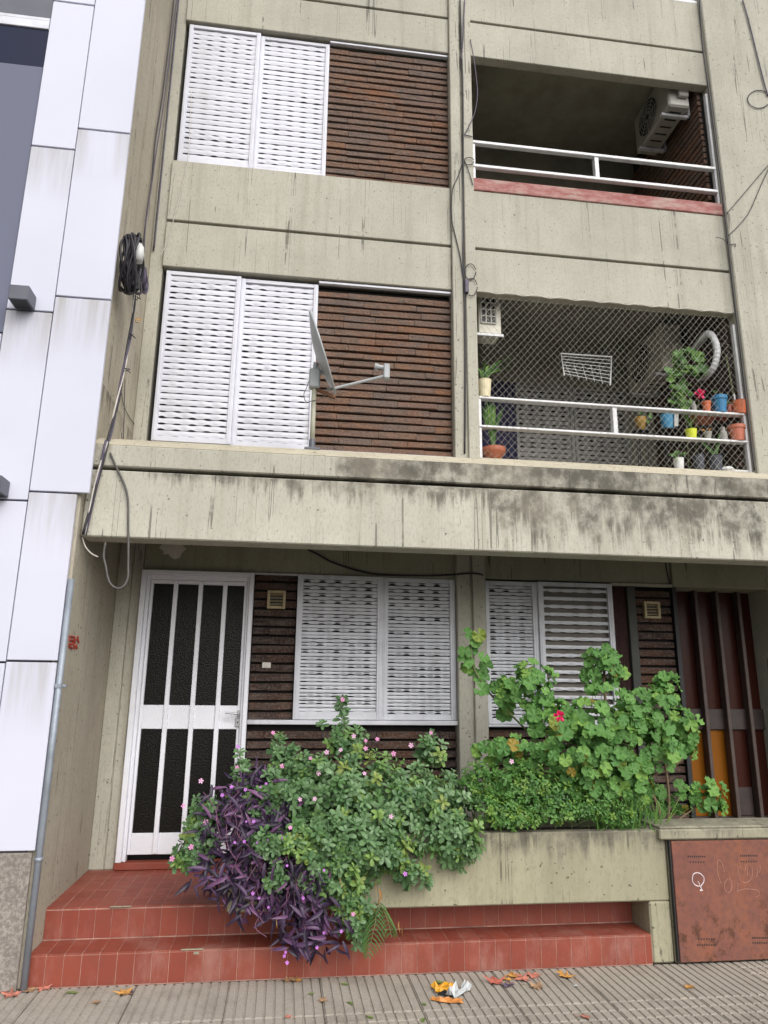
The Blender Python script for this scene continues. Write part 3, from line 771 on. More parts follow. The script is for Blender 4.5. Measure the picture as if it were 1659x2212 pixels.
# ================================================================== white neighbour building
NB = thing('neighbour_building', (-4, -1, 0), 'neighbouring building clad in large white panels over a granite base', 'building')
P('wall', MB().box(-9, -2.757, -1.186, 6, 0, 12), 'seam', NB)
def npanel(x0, x1, z0, z1, mat='panel', y=-1.217): P('panel', MB().cbox(x0+.0025, x1-.0025, y, -1.187, z0+.006, z1-.006, .003), mat, NB)
zs = [.69, 1.726, 2.757, 4.108, 5.436, 6.77, 8.1, 9.5]
for a_, b_ in zip(zs, zs[1:]): npanel(-2.99, -2.703 if b_ < 2.8 else -2.632, a_, b_)
zs = [.69, 1.717, 2.697, 3.988, 5.258, 6.53, 7.8, 9.4]
for a_, b_ in zip(zs, zs[1:]): npanel(-3.286, -2.992, a_, b_, y=-1.213)
for x0, x1 in ((-4.2, -3.289), (-5.2, -4.2)):
    for a_, b_ in ((.69, 1.717), (1.717, 2.697), (2.697, 3.815)): npanel(x0, x1, a_, b_, y=-1.213)
    P('glazing_panel', MB().box(x0, x1-.002, -1.195, -1.188, 3.83, 5.94), 'glass_gr', NB)
    P('window_glass', MB().box(x0, x1-.002, -1.195, -1.188, 5.942, 6.27), 'glass_dk', NB)
    P('window_frame', MB().cbox(x0, x1-.002, -1.207, -1.188, 6.272, 6.345, .003).cbox(x0, x1-.002, -1.203, -1.188, 6.347, 6.375, .003), 'shutter_gr', NB)
    P('window_glass', MB().box(x0, x1-.002, -1.195, -1.188, 6.377, 8.5), 'lamp', NB)
P('granite_base', MB().cbox(-6, -2.72, -1.208, -1.187, 0, .684, .004), 'stonebase', NB)
P('meter_frame', MB().cbox(-3.3, -2.845, -1.222, -1.2085, 0, .105, .003), 'shutter', NB)
pp = MB().tube([(-2.682, -1.205, 0), (-2.682, -1.205, 2.22)], .0185, 12)
pp.tube([(-2.682, -1.205, .64), (-2.682, -1.205, .66)], .023, 12)
dp = pp.build('drainpipe', M['pipe'], smooth=True); tag(dp, 'slim grey metal pipe running up the edge of the white panels', 'pipe')
P('bracket', MB().cbox(-2.665, -2.645, -1.2, -1.17, 1.58, 1.596, .002).cbox(-2.7, -2.665, -1.226, -1.184, 1.575, 1.6, .002), 'pipe', dp)
def wall_lamp(dz, label):
    zt, zb = 4.082+dz, 3.985+dz
    yf = -1.36
    x1, x0 = -3.105, -3.225
    r = thing('wall_lamp', ((x0+x1)/2, -1.213, zb), label, 'lamp', 'square lamps on the white panels')
    P('lamp_body', MB().cbox(x0, x1, yf, -1.2165, zb, zt+.005, .004), 'lamp', r)
    P('lamp_face', MB().box(x0+.012, x1-.012, yf+.01, -1.24, zb-.0015, zb+.002), 'black', r)
wall_lamp(0, 'dark grey block lamp high on the white panels beside the glazing')
wall_lamp(-1.275, 'dark grey block lamp low on the white panels at the left edge')
# ================================================================== balcony railings
def railing(label, zt, zl, zb, th=.032, dep=.05):
    r = thing('balcony_railing', (1.5, 0, zb), label, 'railing', 'white two-rail balcony railings')
    for z in (zt, zl): P('rail', MB().cbox(.224, 2.76, -.01, -.01+dep, z-th, z, .004), 'rail', r)
    P('post', MB().cbox(1.47, 1.512, .0, .06, zl, zt-th, .003), 'rail', r)
    P('post', MB().cbox(2.757, 2.783, .01, .05, zb, zt+.92, .003), 'rail', r)
    P('post', MB().cbox(.225, .25, .0, .05, zb, zt-th, .003), 'rail', r)
    return r
railing('white two-rail railing of the upper balcony above the red board', 6.805, 6.535, 6.377)
railing('white two-rail railing crowded with flower pots behind the net', 4.125, 3.855, 3.55, .02, .075)
tr = thing('balcony_railing', (2.4, .02, 8.92), 'corner of a white barred railing at the very top of the photo', 'railing', 'white two-rail balcony railings')
P('rail', MB().cbox(.225, 2.786, .0, .05, 8.9, 8.94, .004), 'rail', tr)
for i in range(64): P('bar', MB().box(.24+i*.04, .252+i*.04, .018, .03, 8.94, 9.5), 'rail', tr)

# ================================================================== safety net on the lower balcony
nx0, nx1, nz0, nz1, ny, r_ = .228, 2.74, 3.552, 5.165, -.022, .0011
net = MB()
def wire(p, q):
    d = (Vector(q)-Vector(p)); 
    if d.length < .01: return
    net.tube([p, q], r_, 4)
sp = .062
k = -40
def sagy(x, z): return ny + .02*math.sin((z-nz0)/(nz1-nz0)*math.pi) + .006*math.sin(x*5+z*4)
for s in (1, -1):
    for i in range(-30, 90):
        pts = []
        c = nx0 + i*sp
        prev = None
        zz = nz0
        while zz <= nz1+1e-6:
            x = c + s*(zz-nz0)*.86 if s == 1 else c - (zz-nz0)*.86
            xx = x + .006*math.sin(zz*9+i)
            if nx0 <= xx <= nx1: pts.append((xx, sagy(xx, zz), zz))
            elif pts: break
            zz += .0703
        if len(pts) > 1: net.tube(pts, r_, 3)
hem = []
for i in range(41):
    x = nx0+(nx1-nx0)*i/40; hem.append((x, ny+.004, nz1-.012+.012*math.sin(i*1.57)))
net.tube(hem, .0035, 5, smooth=2)
nt = net.build('safety_net', M['netcord']); tag(nt, 'pale diamond mesh safety net stretched over the lower balcony', 'net')

# ================================================================== air conditioners
def aircon_side(x0, x1, y0, y1, z0, z1, mat, label):
    r = thing('air_conditioner', ((x0+x1)/2, (y0+y1)/2, z0), label, 'air conditioner', 'outdoor air conditioner units')
    P('casing', MB().cbox(x0, x1, y0, y1, z0, z1, .018), mat, r)
    cy, cz, R = (y0+y1)/2+.06, (z0+z1)/2, min(y1-y0, z1-z0)*.42
    def ring(rad, x): return [(x, cy+rad*math.cos(t*.2618), cz+rad*math.sin(t*.2618)) for t in range(24)]
    d = MB(); d.add([(x0-.002, cy, cz)]+ring(R, x0-.002), [(0, 1+(t+1) % 24, 1+t) for t in range(24)])
    P('fan_opening', d, 'black', r)
    g = MB()
    for rad in (R, R*.82, R*.64, R*.46, R*.28): g.tube(ring(rad, x0-.008), .004, 5, close=True)
    for t in range(8): g.tube([(x0-.009, cy+R*.15*math.cos(t*.785), cz+R*.15*math.sin(t*.785)), (x0-.009, cy+R*math.cos(t*.785), cz+R*math.sin(t*.785))], .004, 5)
    P('fan_grille', g, mat, r)
    for k in range(6): P('drain_slot', MB().box(x0+.05, x1-.06, y0+.08+k*(y1-y0)*.14, y0+.1+k*(y1-y0)*.14, z0-.003, z0+.004), 'black', r)
    P('valve_cover', MB().cbox(x0+.1, x1-.03, y0-.045, y0-.001, z0+.1, z0+.28, .008), mat, r)
    for yy in (y0+.12, y1-.12):
        br = MB()
        br.cbox(x0-.03, 2.72, yy-.02, yy+.02, z0-.035, z0-.002, .003).cbox(2.69, 2.72, yy-.02, yy+.02, z0-.035, z0+.3, .003)
        P('bracket', br, 'rail', r)
    return r
aircon_side(2.42, 2.66, .14, .88, 7.655, 8.13, 'ac', 'pale air conditioner bracketed high on the brick wall of the upper balcony')
aircon_side(2.42, 2.66, .72, 1.5, 4.90, 5.42, 'ac_old', 'weathered grey air conditioner on the right wall behind the net')
# small front-facing unit by the pilaster
pa, pb = at(*Z(1160, 720, 400, 148, 120), y=.2), at(*Z(1160, 720, 400, 388, 480), y=.2)
r = thing('air_conditioner', ((pa.x+pb.x)/2, .3, pb.z), 'small boxed air conditioner with a square grid front beside the pilaster', 'air conditioner', 'outdoor air conditioner units')
P('casing', MB().cbox(max(pa.x, .255), pb.x, .2, .42, pb.z, pa.z+.06, .006), 'ac_old', r)
P('fan_opening', MB().box(max(pa.x, .255)+.03, pb.x-.06, .196, .21, pb.z+.11, pa.z+.03), 'black', r)
gr = MB(); xa, xb = max(pa.x, .255)+.02, pb.x-.05; za, zb = pb.z+.1, pa.z+.04
for k in range(4): gr.box(xa+(xb-xa)*k/3-.005, xa+(xb-xa)*k/3+.005, .185, .197, za, zb)
for k in range(5): gr.box(xa, xb, .184, .196, za+(zb-za)*k/4-.005, za+(zb-za)*k/4+.005)
P('front_grid', gr, 'ac', r)
P('bracket', MB().cbox(.242, pb.x+.02, .19, .215, pb.z-.03, pb.z-.002, .003), 'rail', r)
# flexible white duct arcing beside the lower unit
pts = [at(*Z(1540, 760, 380, a_, b_), y=yy) for a_, b_, yy in ((850, 490, .5), (920, 400, .35), (990, 325, .24), (1050, 350, .2), (1100, 470, .18), (1095, 600, .2), (1050, 720, .25), (980, 790, .36), (900, 815, .55))]
db = MB(); db.tube(pts, .032, 10, smooth=6)
for k in range(0, len(db.v)//10):
    s = 1.07 if k % 2 else .96
    c = sum((Vector(v) for v in db.v[k*10:k*10+10]), Vector())/10
    for j in range(10): db.v[k*10+j] = tuple(c+(Vector(db.v[k*10+j])-c)*s)
o = db.build('duct_hose', M['hose']); tag(o, 'white corrugated hose arcing beside the weathered air conditioner', 'hose')

# ================================================================== clothes airer hanging in the lower balcony
ZA = lambda a_, b_, y: at(*Z(1160, 720, 400, a_, b_), y=y)
ar = thing('clothes_airer', ZA(1260, 900, .5), 'white wire clothes airer hanging behind the net', 'airer')
c = [ZA(1005, 680, .45), ZA(1530, 715, .45), ZA(1515, 1010, .45), ZA(1040, 910, .45)]
P('frame', MB().tube([c[3], c[0], c[1], c[2]], .009, 6), 'pot_white', ar)
w = MB()
for k in range(7):
    t = .12+.13*k; w.tube([c[0].lerp(c[3], t), c[1].lerp(c[2], t)], .003, 4)
for k in range(5):
    t = .15+.17*k; w.tube([c[0].lerp(c[1], t)+Vector((0, .1, -.05)), c[3].lerp(c[2], t)], .003, 4)
P('wire', w, 'pot_white', ar)

# ================================================================== satellite dish
SD = thing('satellite_dish', (-1.25, -.9, 3.2), 'grey satellite dish on a pole turned edge-on in front of the shutters', 'satellite dish')
P('pole', MB().tube([(-1.246, -.9, 3.235), (-1.246, -.9, 3.72)], .018, 12), 'dishpole', SD, smooth=True)
P('foot', MB().cbox(-1.3, -1.19, -.95, -.85, 3.222, 3.24, .003).tube([(-1.246, -.9, 3.235), (-1.246, -.9, 3.31)], .023, 10), 'lamp', SD)
ax = Vector((-.315, .0, .95)).normalized(); nrm = Vector((.945, -.15, .31)).normalized()
ax = (ax - nrm*ax.dot(nrm)).normalized(); bx_ = nrm.cross(ax)
cen = Vector((-1.205, -.9, 3.985)); R = .30
d = MB(); rings, seg = 6, 32
def dpt(rr, t, off): return cen + ax*(rr*1.04*math.cos(t)) + bx_*(rr*.95*math.sin(t)) + nrm*(.05*(rr/R)**2-.035+off)
for off in (0, -.008):
    b0 = len(d.v); d.v.append(tuple(dpt(0, 0, off)))
    for i in range(1, rings+1):
        for k in range(seg): d.v.append(tuple(dpt(R*i/rings, 2*math.pi*k/seg, off)))
    for k in range(seg): d.f.append((b0, b0+1+k, b0+1+(k+1) % seg))
    for i in range(rings-1):
        for k in range(seg):
            a_, b_ = b0+1+i*seg+k, b0+1+i*seg+(k+1) % seg; d.f.append((a_, a_+seg, b_+seg, b_))
P('reflector', d, 'dish', SD, smooth=True)
P('rim', MB().tube([dpt(R, 2*math.pi*k/seg, -.004) for k in range(seg)], .009, 6, close=True), 'dish', SD, smooth=True)
bk = MB(); p0 = cen - nrm*.06 - ax*.07
bk.cbox(-1.285, -1.205, -.935, -.865, 3.70, 3.85, .01)
bk.tube([(-1.246, -.9, 3.76), p0, cen-nrm*.045-ax*.16], .022, 8)
P('mount', bk, 'dish', SD)
foot = cen - ax*.29 - nrm*.01
e1 = Vector((-.735, -.93, 3.825)); e2 = Vector((-.714, -.93, 3.90))
P('arm', MB().tube([foot-Vector((.03, 0, 0)), foot, e1], .011, 8), 'dish', SD)
P('arm_bracket', MB().tube([Vector((-1.23, -.9, 3.70)), foot+Vector((.0, 0, -.05))], .014, 6).tube([foot+Vector((-.01, 0, -.05)), foot+Vector((.035, 0, -.062))], .016, 6), 'rustmetal', SD)
P('receiver', MB().cbox(-.745, -.70, -.955, -.905, 3.80, 3.915, .006).tube([(-.735, -.93, 3.89), (-.785, -.93, 3.893)], .017, 10).tube([(-.785, -.93, 3.893), (-.81, -.93, 3.895)], .025, 12), 'dish', SD)
P('lead', MB().tube([at(*T(1, 1, a_, b_), y=-.92) for a_, b_ in ((415, 775), (360, 780), (325, 860), (310, 900), (325, 945), (360, 940), (420, 925), (450, 900))], .003, 5, smooth=4), 'cable_gr', SD)

# ================================================================== cables
def cable(pts, r, mat, label, smooth=5, n=6, name='cable', group=None):
    o = MB().tube(pts, r, n, smooth=smooth).build(name, M[mat], smooth=True); return tag(o, label, 'cable', group)
def on(tab, **pl): return [at(*p, **pl) for p in tab]
XW = XL+.02
for k, (tab, mt, lb) in enumerate((
  ([(1125, 0), (1105, 200), (1065, 520), (1040, 700), (1005, 920), (985, 1150), (950, 1400), (925, 1620)], 'cable', 'dark cable nearest the white panels running up the left corner'),
  ([(1145, 0), (1120, 200), (1085, 480), (1050, 750), (1010, 1000), (975, 1250), (945, 1450), (932, 1640)], 'cable_pur', 'purple grey cable twisting beside the dark corner cable'),
  ([(1172, 0), (1150, 200), (1120, 450), (1090, 700), (1075, 900), (1060, 1150), (1040, 1400), (1005, 1659)], 'cable', 'dark cable hugging the inner corner next to the shutters'),
  ([(1190, 0), (1165, 150), (1135, 420), (1110, 650), (1080, 880), (1070, 1150), (1052, 1350), (1015, 1659)], 'cable_pur', 'purple cable closest to the white shutters in the left corner'))):
    pts = [at(*T(0, 0, a_, b_), x=XW+.004*k) for a_, b_ in tab]
    for p in pts: p.y = min(p.y, .012)
    cable(pts, .0075 if k % 2 == 0 else .006, mt, lb)
# hank of spare cable and white splice dome
CO = thing('cable_coil', (-2.60, -.95, 4.4), 'thick black hank of spare cable hung on the side wall', 'cable coil')
cc0 = at(277, 575, x=-2.6); cb = MB()
random.seed(5)
for k in range(16):
    ph = ru(-.012, .012); hh = .21+ru(-.03, .02); ww = .07+ru(-.03, .025); ox = ru(-.035, .035)
    pts = []
    for t in range(18):
        an = 2*math.pi*t/18
        pts.append(Vector((cc0.x+.02+ox+.03*math.sin(an*2+k), cc0.y+.0+ww*math.cos(an)*1.6+ph, cc0.z+hh*math.sin(an)*(1.02 if math.cos(an) < 0 else .8) - .05*math.cos(an))))
    cb.tube(pts, .009, 6, close=True, smooth=2)
P('hank', cb, 'cable', CO, smooth=True)
cl = MB(); q0 = at(305, 600, x=-2.6)
for k in range(9):
    rr = ru(.04, .085); ox, oz = ru(-.03, .03), ru(-.04, .04); ti = ru(-.6, .6)
    cl.tube([Vector((q0.x+ox+rr*.4*math.cos(t*.52)*math.sin(ti), q0.y+rr*math.cos(t*.52), q0.z+oz+rr*1.1*math.sin(t*.52))) for t in range(12)], .009, 6, close=True, smooth=2)
P('hank_tail', cl, 'cable_pur', CO, smooth=True)
q1 = at(299, 547, x=-2.53)
P('splice_dome', MB().lathe([(.0, -.07), (.036, -.065), (.04, .0), (.034, .05), (.018, .075), (0, .08)], q1, 14), 'pot_white', CO, smooth=True)
bund = [(291, 628, -2.6), (288, 668, -2.6), (280, 730, -2.6), (268, 795, -2.6), (255, 860, -2.6), (243, 915, -2.6), (231, 965, -2.6)]
base = [at(u, v, x=x) for u, v, x in bund] + [Vector((-2.585, -1.12, 3.13)), Vector((-2.62, -1.135, 2.83)), Vector((-2.655, -1.135, 2.51))]
for k, (mt, lb) in enumerate((('cable', 'black strand of the bundle dropping from the cable hank to the parapet corner'), ('cable_wh', 'white strand of the bundle dropping from the cable hank'), ('cable_pur', 'purple strand of the bundle dropping from the cable hank'))):
    pts = [p + Vector((.006*math.sin(i*1.9+k*2.1), .011*math.cos(i*1.7+k*2.1), 0)) for i, p in enumerate(base)]
    cable(pts, (.009, .0055, .008)[k], mt, lb)
for k, (u, v) in enumerate(((291, 640), (292, 690), (268, 795), (280, 720))):
    p = at(u, v, x=-2.59); tw_ = MB()
    for j in range(3): tw_.tube([p, p+Vector((ru(.0, .03), ru(-.02, .09), ru(-.02, .05))), p+Vector((ru(.0, .03), ru(-.04, .12), ru(-.06, .03)))], .0028, 4, smooth=3)
    tag(tw_.build('cable_tie', M['wrap_yel' if k == 1 else 'cable']), ('loose black tie ends just under the cable hank', 'yellow tie on the cable bundle below the hank', 'dark tie knot midway down the cable bundle', 'dark tie between the hank and the yellow tie')[k], 'cable tie', 'ties on the cable bundle')
cable(on([(238, 978), (245, 995), (253, 1013), (263, 1033), (270, 1050), (275, 1070), (277, 1090), (277, 1130), (277.5, 1172), (277, 1220), (276, 1249), (267, 1266), (255, 1271), (240, 1263), (232, 1244), (229, 1225), (224, 1200), (228, 1172)], y=Q-.015),
      .0075, 'cable_gr', 'dark grey cable looping below the left corner of the stained parapet')
cable(on([(178, 1160), (184, 1180), (198, 1196), (212, 1203)], y=Q+.02), .004, 'cable_wh', 'thin white wire curling under the left end of the parapet')
cable(on([(263, 935), (266, 965), (277, 1000), (300, 1033), (316, 940)][:2]+[(270, 820)], y=-.8)[::-1], .003, 'cable', 'thin black wire hanging loose below the cable bundle')
cable([at(*T(0, 1, a_, b_), x=XL+.01) for a_, b_ in ((785, 880), (800, 960), (830, 1030), (880, 1100), (935, 1150))], .003, 'cable', 'thin wire sagging across the side wall above the ledge')
cable([at(*T(0, 0, a_, b_), y=-.02) for a_, b_ in ((1240, 580), (1232, 800), (1215, 1050), (1170, 1250), (1130, 1400), (1085, 1560), (1040, 1659))], .0032, 'cable_wh', 'thin pale wire slanting across the upper shutters corner')
# pilaster cables
py = -.052
cable(on([(994, 0), (997, 100), (1000, 200), (1000.5, 300), (1001, 430), (1001, 553), (1002, 610), (1003, 640), (1004, 700), (1005, 800), (1004, 980)], y=py), .0075, 'cable', 'dark cable running straight down the central pilaster')
cable(on([(1004, 0), (1002, 40), (1000, 90), (996, 130)], y=py-.004), .006, 'cable_pur', 'short purple cable beside the pilaster cable at the top')
cable(on([(1016, 85), (1024, 130), (1030, 180), (1031, 210), (1025, 245), (1012, 275), (1004, 290), (1012, 293), (1020, 295)], y=py), .005, 'cable_pur', 'violet cable bowing out over the upper balcony edge')
cable(on([(1000, 350), (990, 380), (979, 405), (975, 440), (977, 480), (985, 515), (994, 553), (998, 580), (1002, 605)], y=py), .005, 'cable', 'thin black cable swerving left across the pilaster')
cable(on([(1002, 345), (1010, 362), (1022, 400)], y=py), .004, 'cable', 'short wire slanting to the red board from the pilaster')
for (cu, cv_, ra, rb, lb) in ((1016, 587, 12, 17, 'upper of two black wire loops on the pilaster'), (1018, 620, 13, 19, 'lower of two black wire loops on the pilaster'), (1013, 348, 11, 8, 'small wire loop tied beside the upper balcony rails')):
    cable([at(cu+ra*math.cos(t*.6), cv_+rb*math.sin(t*.6), y=py-.004) for t in range(11)], .0042, 'cable', lb, group='wire loops on the pilaster')
jb = MB().cbox(*[c for c in (at(1000, 600, y=0).x, at(1008, 600, y=0).x, -.075, -.042, at(1003, 640, y=0).z, at(1003, 612, y=0).z)], .004).build('junction_box', M['cable_pur']); tag(jb, 'small dark junction box clipped to the pilaster by the wire loops', 'box')
# right pier cables
cable([at(u, v, y=-.075) for u, v in ((1511, 0), (1518, 100), (1532, 200), (1545, 300), (1558, 400), (1570, 500), (1582, 610), (1596, 730), (1610, 850), (1622, 950), (1630, 1016))], .008, 'cable', 'dark cable running down the left edge of the right pier')
cable([at(*T(2, 0, a_, b_), y=-.075) for a_, b_ in ((1495, 0), (1530, 120), (1580, 320), (1630, 520), (1659, 620))], .0075, 'cable_pur', 'purple cable slanting across the right pier at the top')
cable([at(*T(2, 0, 1600+72*math.cos(t*.55), 643+58*math.sin(t*.55)), y=-.07) for t in range(1, 12)], .0045, 'cable', 'black wire loop on the right pier')
cable([at(*T(2, 0, a_, b_), y=-.072) for a_, b_ in ((1670, 1060), (1600, 1140), (1490, 1270), (1390, 1385))], .004, 'cable', 'upper thin wire sagging over the right pier')
cable([at(*T(2, 0, a_, b_), y=-.072) for a_, b_ in ((1670, 1080), (1610, 1210), (1540, 1370), (1470, 1460), (1400, 1530)) ], .004, 'cable', 'lower thin wire sagging over the right pier')
cable([at(*T(2, 0, a_, b_), y=-.07) for a_, b_ in ((1320, 1540), (1360, 1545), (1395, 1575), (1420, 1585), (1448, 1580), (1446, 1600))], .0035, 'cable', 'frayed wire ends at the left edge of the right pier')
cable([at(*T(1, 2, a_, b_), y=.018) for a_, b_ in ((300, 225), (400, 275), (480, 320), (560, 350), (640, 375), (740, 398), (850, 408), (1000, 412), (1150, 412), (1290, 405))] +
      [at(*T(1, 2, a_, b_), y=-.048) for a_, b_ in ((1305, 404), (1390, 398), (1460, 405))] + [at(*T(1, 2, 1480, 425), y=.02)], .0075, 'cable', 'dark cable drooping under the soffit above the ground floor window')
cable([at(*T(2, 2, a_, b_), y=.015) for a_, b_ in ((995, 330), (1003, 380), (1018, 440), (1024, 470))], .005, 'cable', 'short cable dropping beside the brown door lintel')

# ================================================================== leaf shapes
def put(me_name, b, mat, attrs=None):
    me = b.mesh(me_name, M[mat], True)
    return me
def oval_leaf(L, W, fold=.25, droop=.2):
    b = MB(); n = 5
    for i in range(n+1):
        t = i/n; w = W*.5*(.16, .6, .9, 1, .93, .55)[i]
        z = -droop*L*t*t
        b.v += [(L*t, -w, z+w*fold), (L*t, 0, z), (L*t, w, z+w*fold)]
    for i in range(n): b.f += [(3*i, 3*i+3, 3*i+4, 3*i+1), (3*i+1, 3*i+4, 3*i+5, 3*i+2)]
    return b
def rosette(n, L, W, el):
    """a leafy shoot tip: pairs of leaves set crosswise along a short stem, smallest at the top"""
    b = MB()
    for k in range(n):
        lv = k//2; top = lv == 0
        sz = (.62, .9, 1.05, 1.1, 1.1)[min(lv, 4)]
        lf_ = oval_leaf(L*sz*ru(.85, 1.15), W*sz*ru(.85, 1.15), .3, ru(.05, .45))
        an = (k % 2)*math.pi + lv*1.45 + ru(-.3, .3); e_ = el*(1.5 if top else 1) + ru(-.35, .25) - lv*.12
        Mx = Matrix.Translation((0, 0, -.013*lv + ru(-.004, .004))) @ Matrix.Rotation(an, 4, 'Z') @ Matrix.Translation((.003, 0, 0)) @ Matrix.Rotation(-e_, 4, 'Y') @ Matrix.Rotation(ru(-.4, .4), 4, 'X')
        b.add([Mx @ Vector(p) for p in lf_.v], lf_.f)
    b.tube([(0, 0, -.07), (0, 0, .003)], .0016, 4)
    return b
def round_leaf(R, ruf):
    b = MB(); n = 27; lobes = 7
    b.v.append((0, 0, 0)); rad = [0]
    for ri, fr_ in enumerate((.5, 1)):
        for k in range(n):
            an = -2.85 + 5.7*k/(n-1)
            lob = 1 - .07*abs(math.sin(lobes*an/2+.3))
            rr = R*fr_*(lob if ri else 1)*(1-.1*(abs(an)/2.85)**4)
            z = ruf*R*(fr_**1.4)*(.12*math.sin(an*lobes)+.1*math.sin(an*3+R*99)) + .16*R*fr_*fr_ + ru(-.02, .02)*R
            b.v.append((rr*math.cos(an), rr*math.sin(an), z)); rad.append(fr_)
    for k in range(n-1):
        b.f += [(0, 1+k, 2+k), (1+k, 1+n+k, 2+n+k, 2+k)]
    return b
def lance_leaf(L, W, bend=.35):
    b = MB(); n = 5
    for i in range(n+1):
        t = i/n; w = W*.5*(math.sin(math.pi*min(1, t*.9+.1))**.8)*(1-t*.25) if i < n else 0
        z = -bend*L*t*t
        b.v += [(L*t, -w, z+w*.55), (L*t, 0, z), (L*t, w, z+w*.55)]
    for i in range(n): b.f += [(3*i, 3*i+3, 3*i+4, 3*i+1), (3*i+1, 3*i+4, 3*i+5, 3*i+2)]
    return b
def flower5(r, mat_p):
    b = MB(); b.v.append((0, 0, 0))
    for k in range(5):
        an = k*1.2566
        i0 = len(b.v)
        for da, rr, z in ((-.42, .75, .1), (-.3, 1, .14), (.1, 1.03, .16), (.45, .8, .1)): b.v.append((r*rr*math.cos(an+da), r*rr*math.sin(an+da), r*z))
        b.f += [(0, i0, i0+1), (0, i0+1, i0+2), (0, i0+2, i0+3)]
    b.lathe([(r*.16, .001), (r*.12, r*.12)], (0, 0, r*.02), 6)
    b.tube([(0, 0, 0), (0, 0, -r*1.4)], r*.06, 4)
    return b
def frame_for(d, spin):
    d = d.normalized(); q = d.to_track_quat('Z', 'Y')
    return (q @ Quaternion((0, 0, 1), spin)).to_matrix().to_4x4()

def set_rnd(me, vals):
    a_ = me.attributes.new('rnd', 'FLOAT', 'POINT'); a_.data.foreach_set('value', vals)
def scatter(root, shapes, mat, samples, n_obj, part, stuff_name):
    """samples: (point, direction, scale, spin); the nearest ones become parts, the rest one mass"""
    samples.sort(key=lambda s: s[0].y)
    meshes = [s.mesh(part, M[mat], True) for s in shapes]
    for (p, d, sc, spin) in samples[:n_obj]:
        o = link(part, random.choice(meshes), root, p)
        o.matrix_local = Matrix.Translation(p-WL[root]) @ frame_for(d, spin) @ Matrix.Scale(sc, 4)
    V, F, Rn = [], [], []
    for (p, d, sc, spin) in samples[n_obj:]:
        s = random.choice(shapes); Mx = Matrix.Translation(p) @ frame_for(d, spin) @ Matrix.Scale(sc, 4)
        b0 = len(V); V += [tuple((Mx @ Vector(q))-WL[root]) for q in s.v]; F += [tuple(b0+i for i in f) for f in s.f]
        Rn += [rnd()]*len(s.v)
    if V:
        me = bpy.data.meshes.new(stuff_name); me.from_pydata(V, [], F); me.materials.append(M[mat])
        me.polygons.foreach_set('use_smooth', [True]*len(F)); set_rnd(me, Rn); me.update()
        o = link(stuff_name, me, root, WL[root]); o['kind'] = 'stuff'
def blob_samples(blobs, n, shell=.55, upb=.45, frontb=.35, sc=(.8, 1.2), planter_clip=True):
    """blobs: (u, v, ru, rv, y, ry) measured on the plane y"""
    W_ = [b[2]*b[3] for b in blobs]; out = []
    tries = 0
    while len(out) < n and tries < n*20:
        tries += 1
        b = random.choices(blobs, W_)[0]
        c = at(b[0], b[1], y=b[4]); s = (b[4]-CAM.y)/FPX*1.03
        d = Vector((random.gauss(0, 1), random.gauss(0, 1), random.gauss(0, 1))).normalized()
        rr = ru(shell, 1)
        p = c + Vector((d.x*b[2]*s, d.y*b[5], d.z*b[3]*s))*rr
        if p.y > -.02: p.y = -.02-rnd()*.05
        if planter_clip and PX0-.02 < p.x < PX1+.02 and p.y > S1-.015 and p.z < PT+.015 and p.y < -.5: continue
        if planter_clip and p.x > PX1-.02 and p.z < .775 and p.y > -1.23: continue
        if p.z < .34 and p.y > S2-.02: continue
        if p.z < .17 and p.y > S1-.02: continue
        if p.z < .02: continue
        o_ = Vector((d.x, d.y, d.z)) + Vector((0, -frontb, upb)) + Vector((ru(-.35, .35), ru(-.35, .35), ru(-.35, .35)))
        out.append((p, o_, ru(*sc), rnd()*6.28))
    return out
def branch(root, pts, r, mat, name='stem'):
    P(name, MB().tube(pts, r, 6, smooth=4), mat, root, smooth=True)

# ---------------------------------------------------------------- periwinkle bush
random.seed(21)
VI = thing('periwinkle_bush', (-.85, -.9, .69), 'dense green periwinkle bush with small pink flowers spilling over the planter', 'bush')
vin = [(760, 1720, 200, 95, -.95, .24), (690, 1760, 130, 110, -1.05, .25), (830, 1770, 170, 75, -1.12, .2), (930, 1740, 110, 80, -1.0, .22), (800, 1835, 140, 60, -1.27, .13),
       (690, 1830, 110, 75, -1.25, .15), (990, 1815, 55, 62, -1.25, .1), (720, 1905, 75, 60, -1.27, .12), (640, 1690, 60, 80, -.85, .15), (610, 1650, 35, 60, -.8, .1),
       (770, 1985, 38, 55, -1.3, .08), (440, 1800, 45, 75, -1.1, .16), (410, 1850, 35, 28, -1.18, .08), (520, 1700, 25, 60, -.95, .1), (745, 1600, 45, 40, -.75, .12), (925, 1620, 40, 30, -.8, .1),
       (880, 1880, 30, 35, -1.27, .07), (565, 1750, 60, 80, -1.05, .14), (600, 1900, 25, 30, -1.36, .05), (590, 1825, 70, 30, -1.33, .08)]
ros = [rosette(8, .041, .022, .55) for _ in range(4)] + [rosette(10, .044, .023, .7) for _ in range(3)]
smp = blob_samples(vin, 2100, .3, .5, .8, (.75, 1.2))
sprig = []
for (u, v, y) in ((738, 1510, -.62), (738, 1527, -.62), (740, 1545, -.62), (742, 1562, -.63), (930, 1585, -.7), (926, 1600, -.7), (600, 1598, -.75), (516, 1622, -.9), (520, 1645, -.9), (694, 1562, -.66), (920, 1888, -1.26), (922, 1900, -1.26), (918, 1878, -1.25), (375, 1858, -1.18)):
    p = at(u, v, y=y); sprig.append((p, Vector((ru(-.3, .3), -.6, ru(.3, 1))), ru(.95, 1.2), rnd()*6))
scatter(VI, ros, 'l_vinca', sprig+smp, 300, 'leaf_rosette', 'foliage')
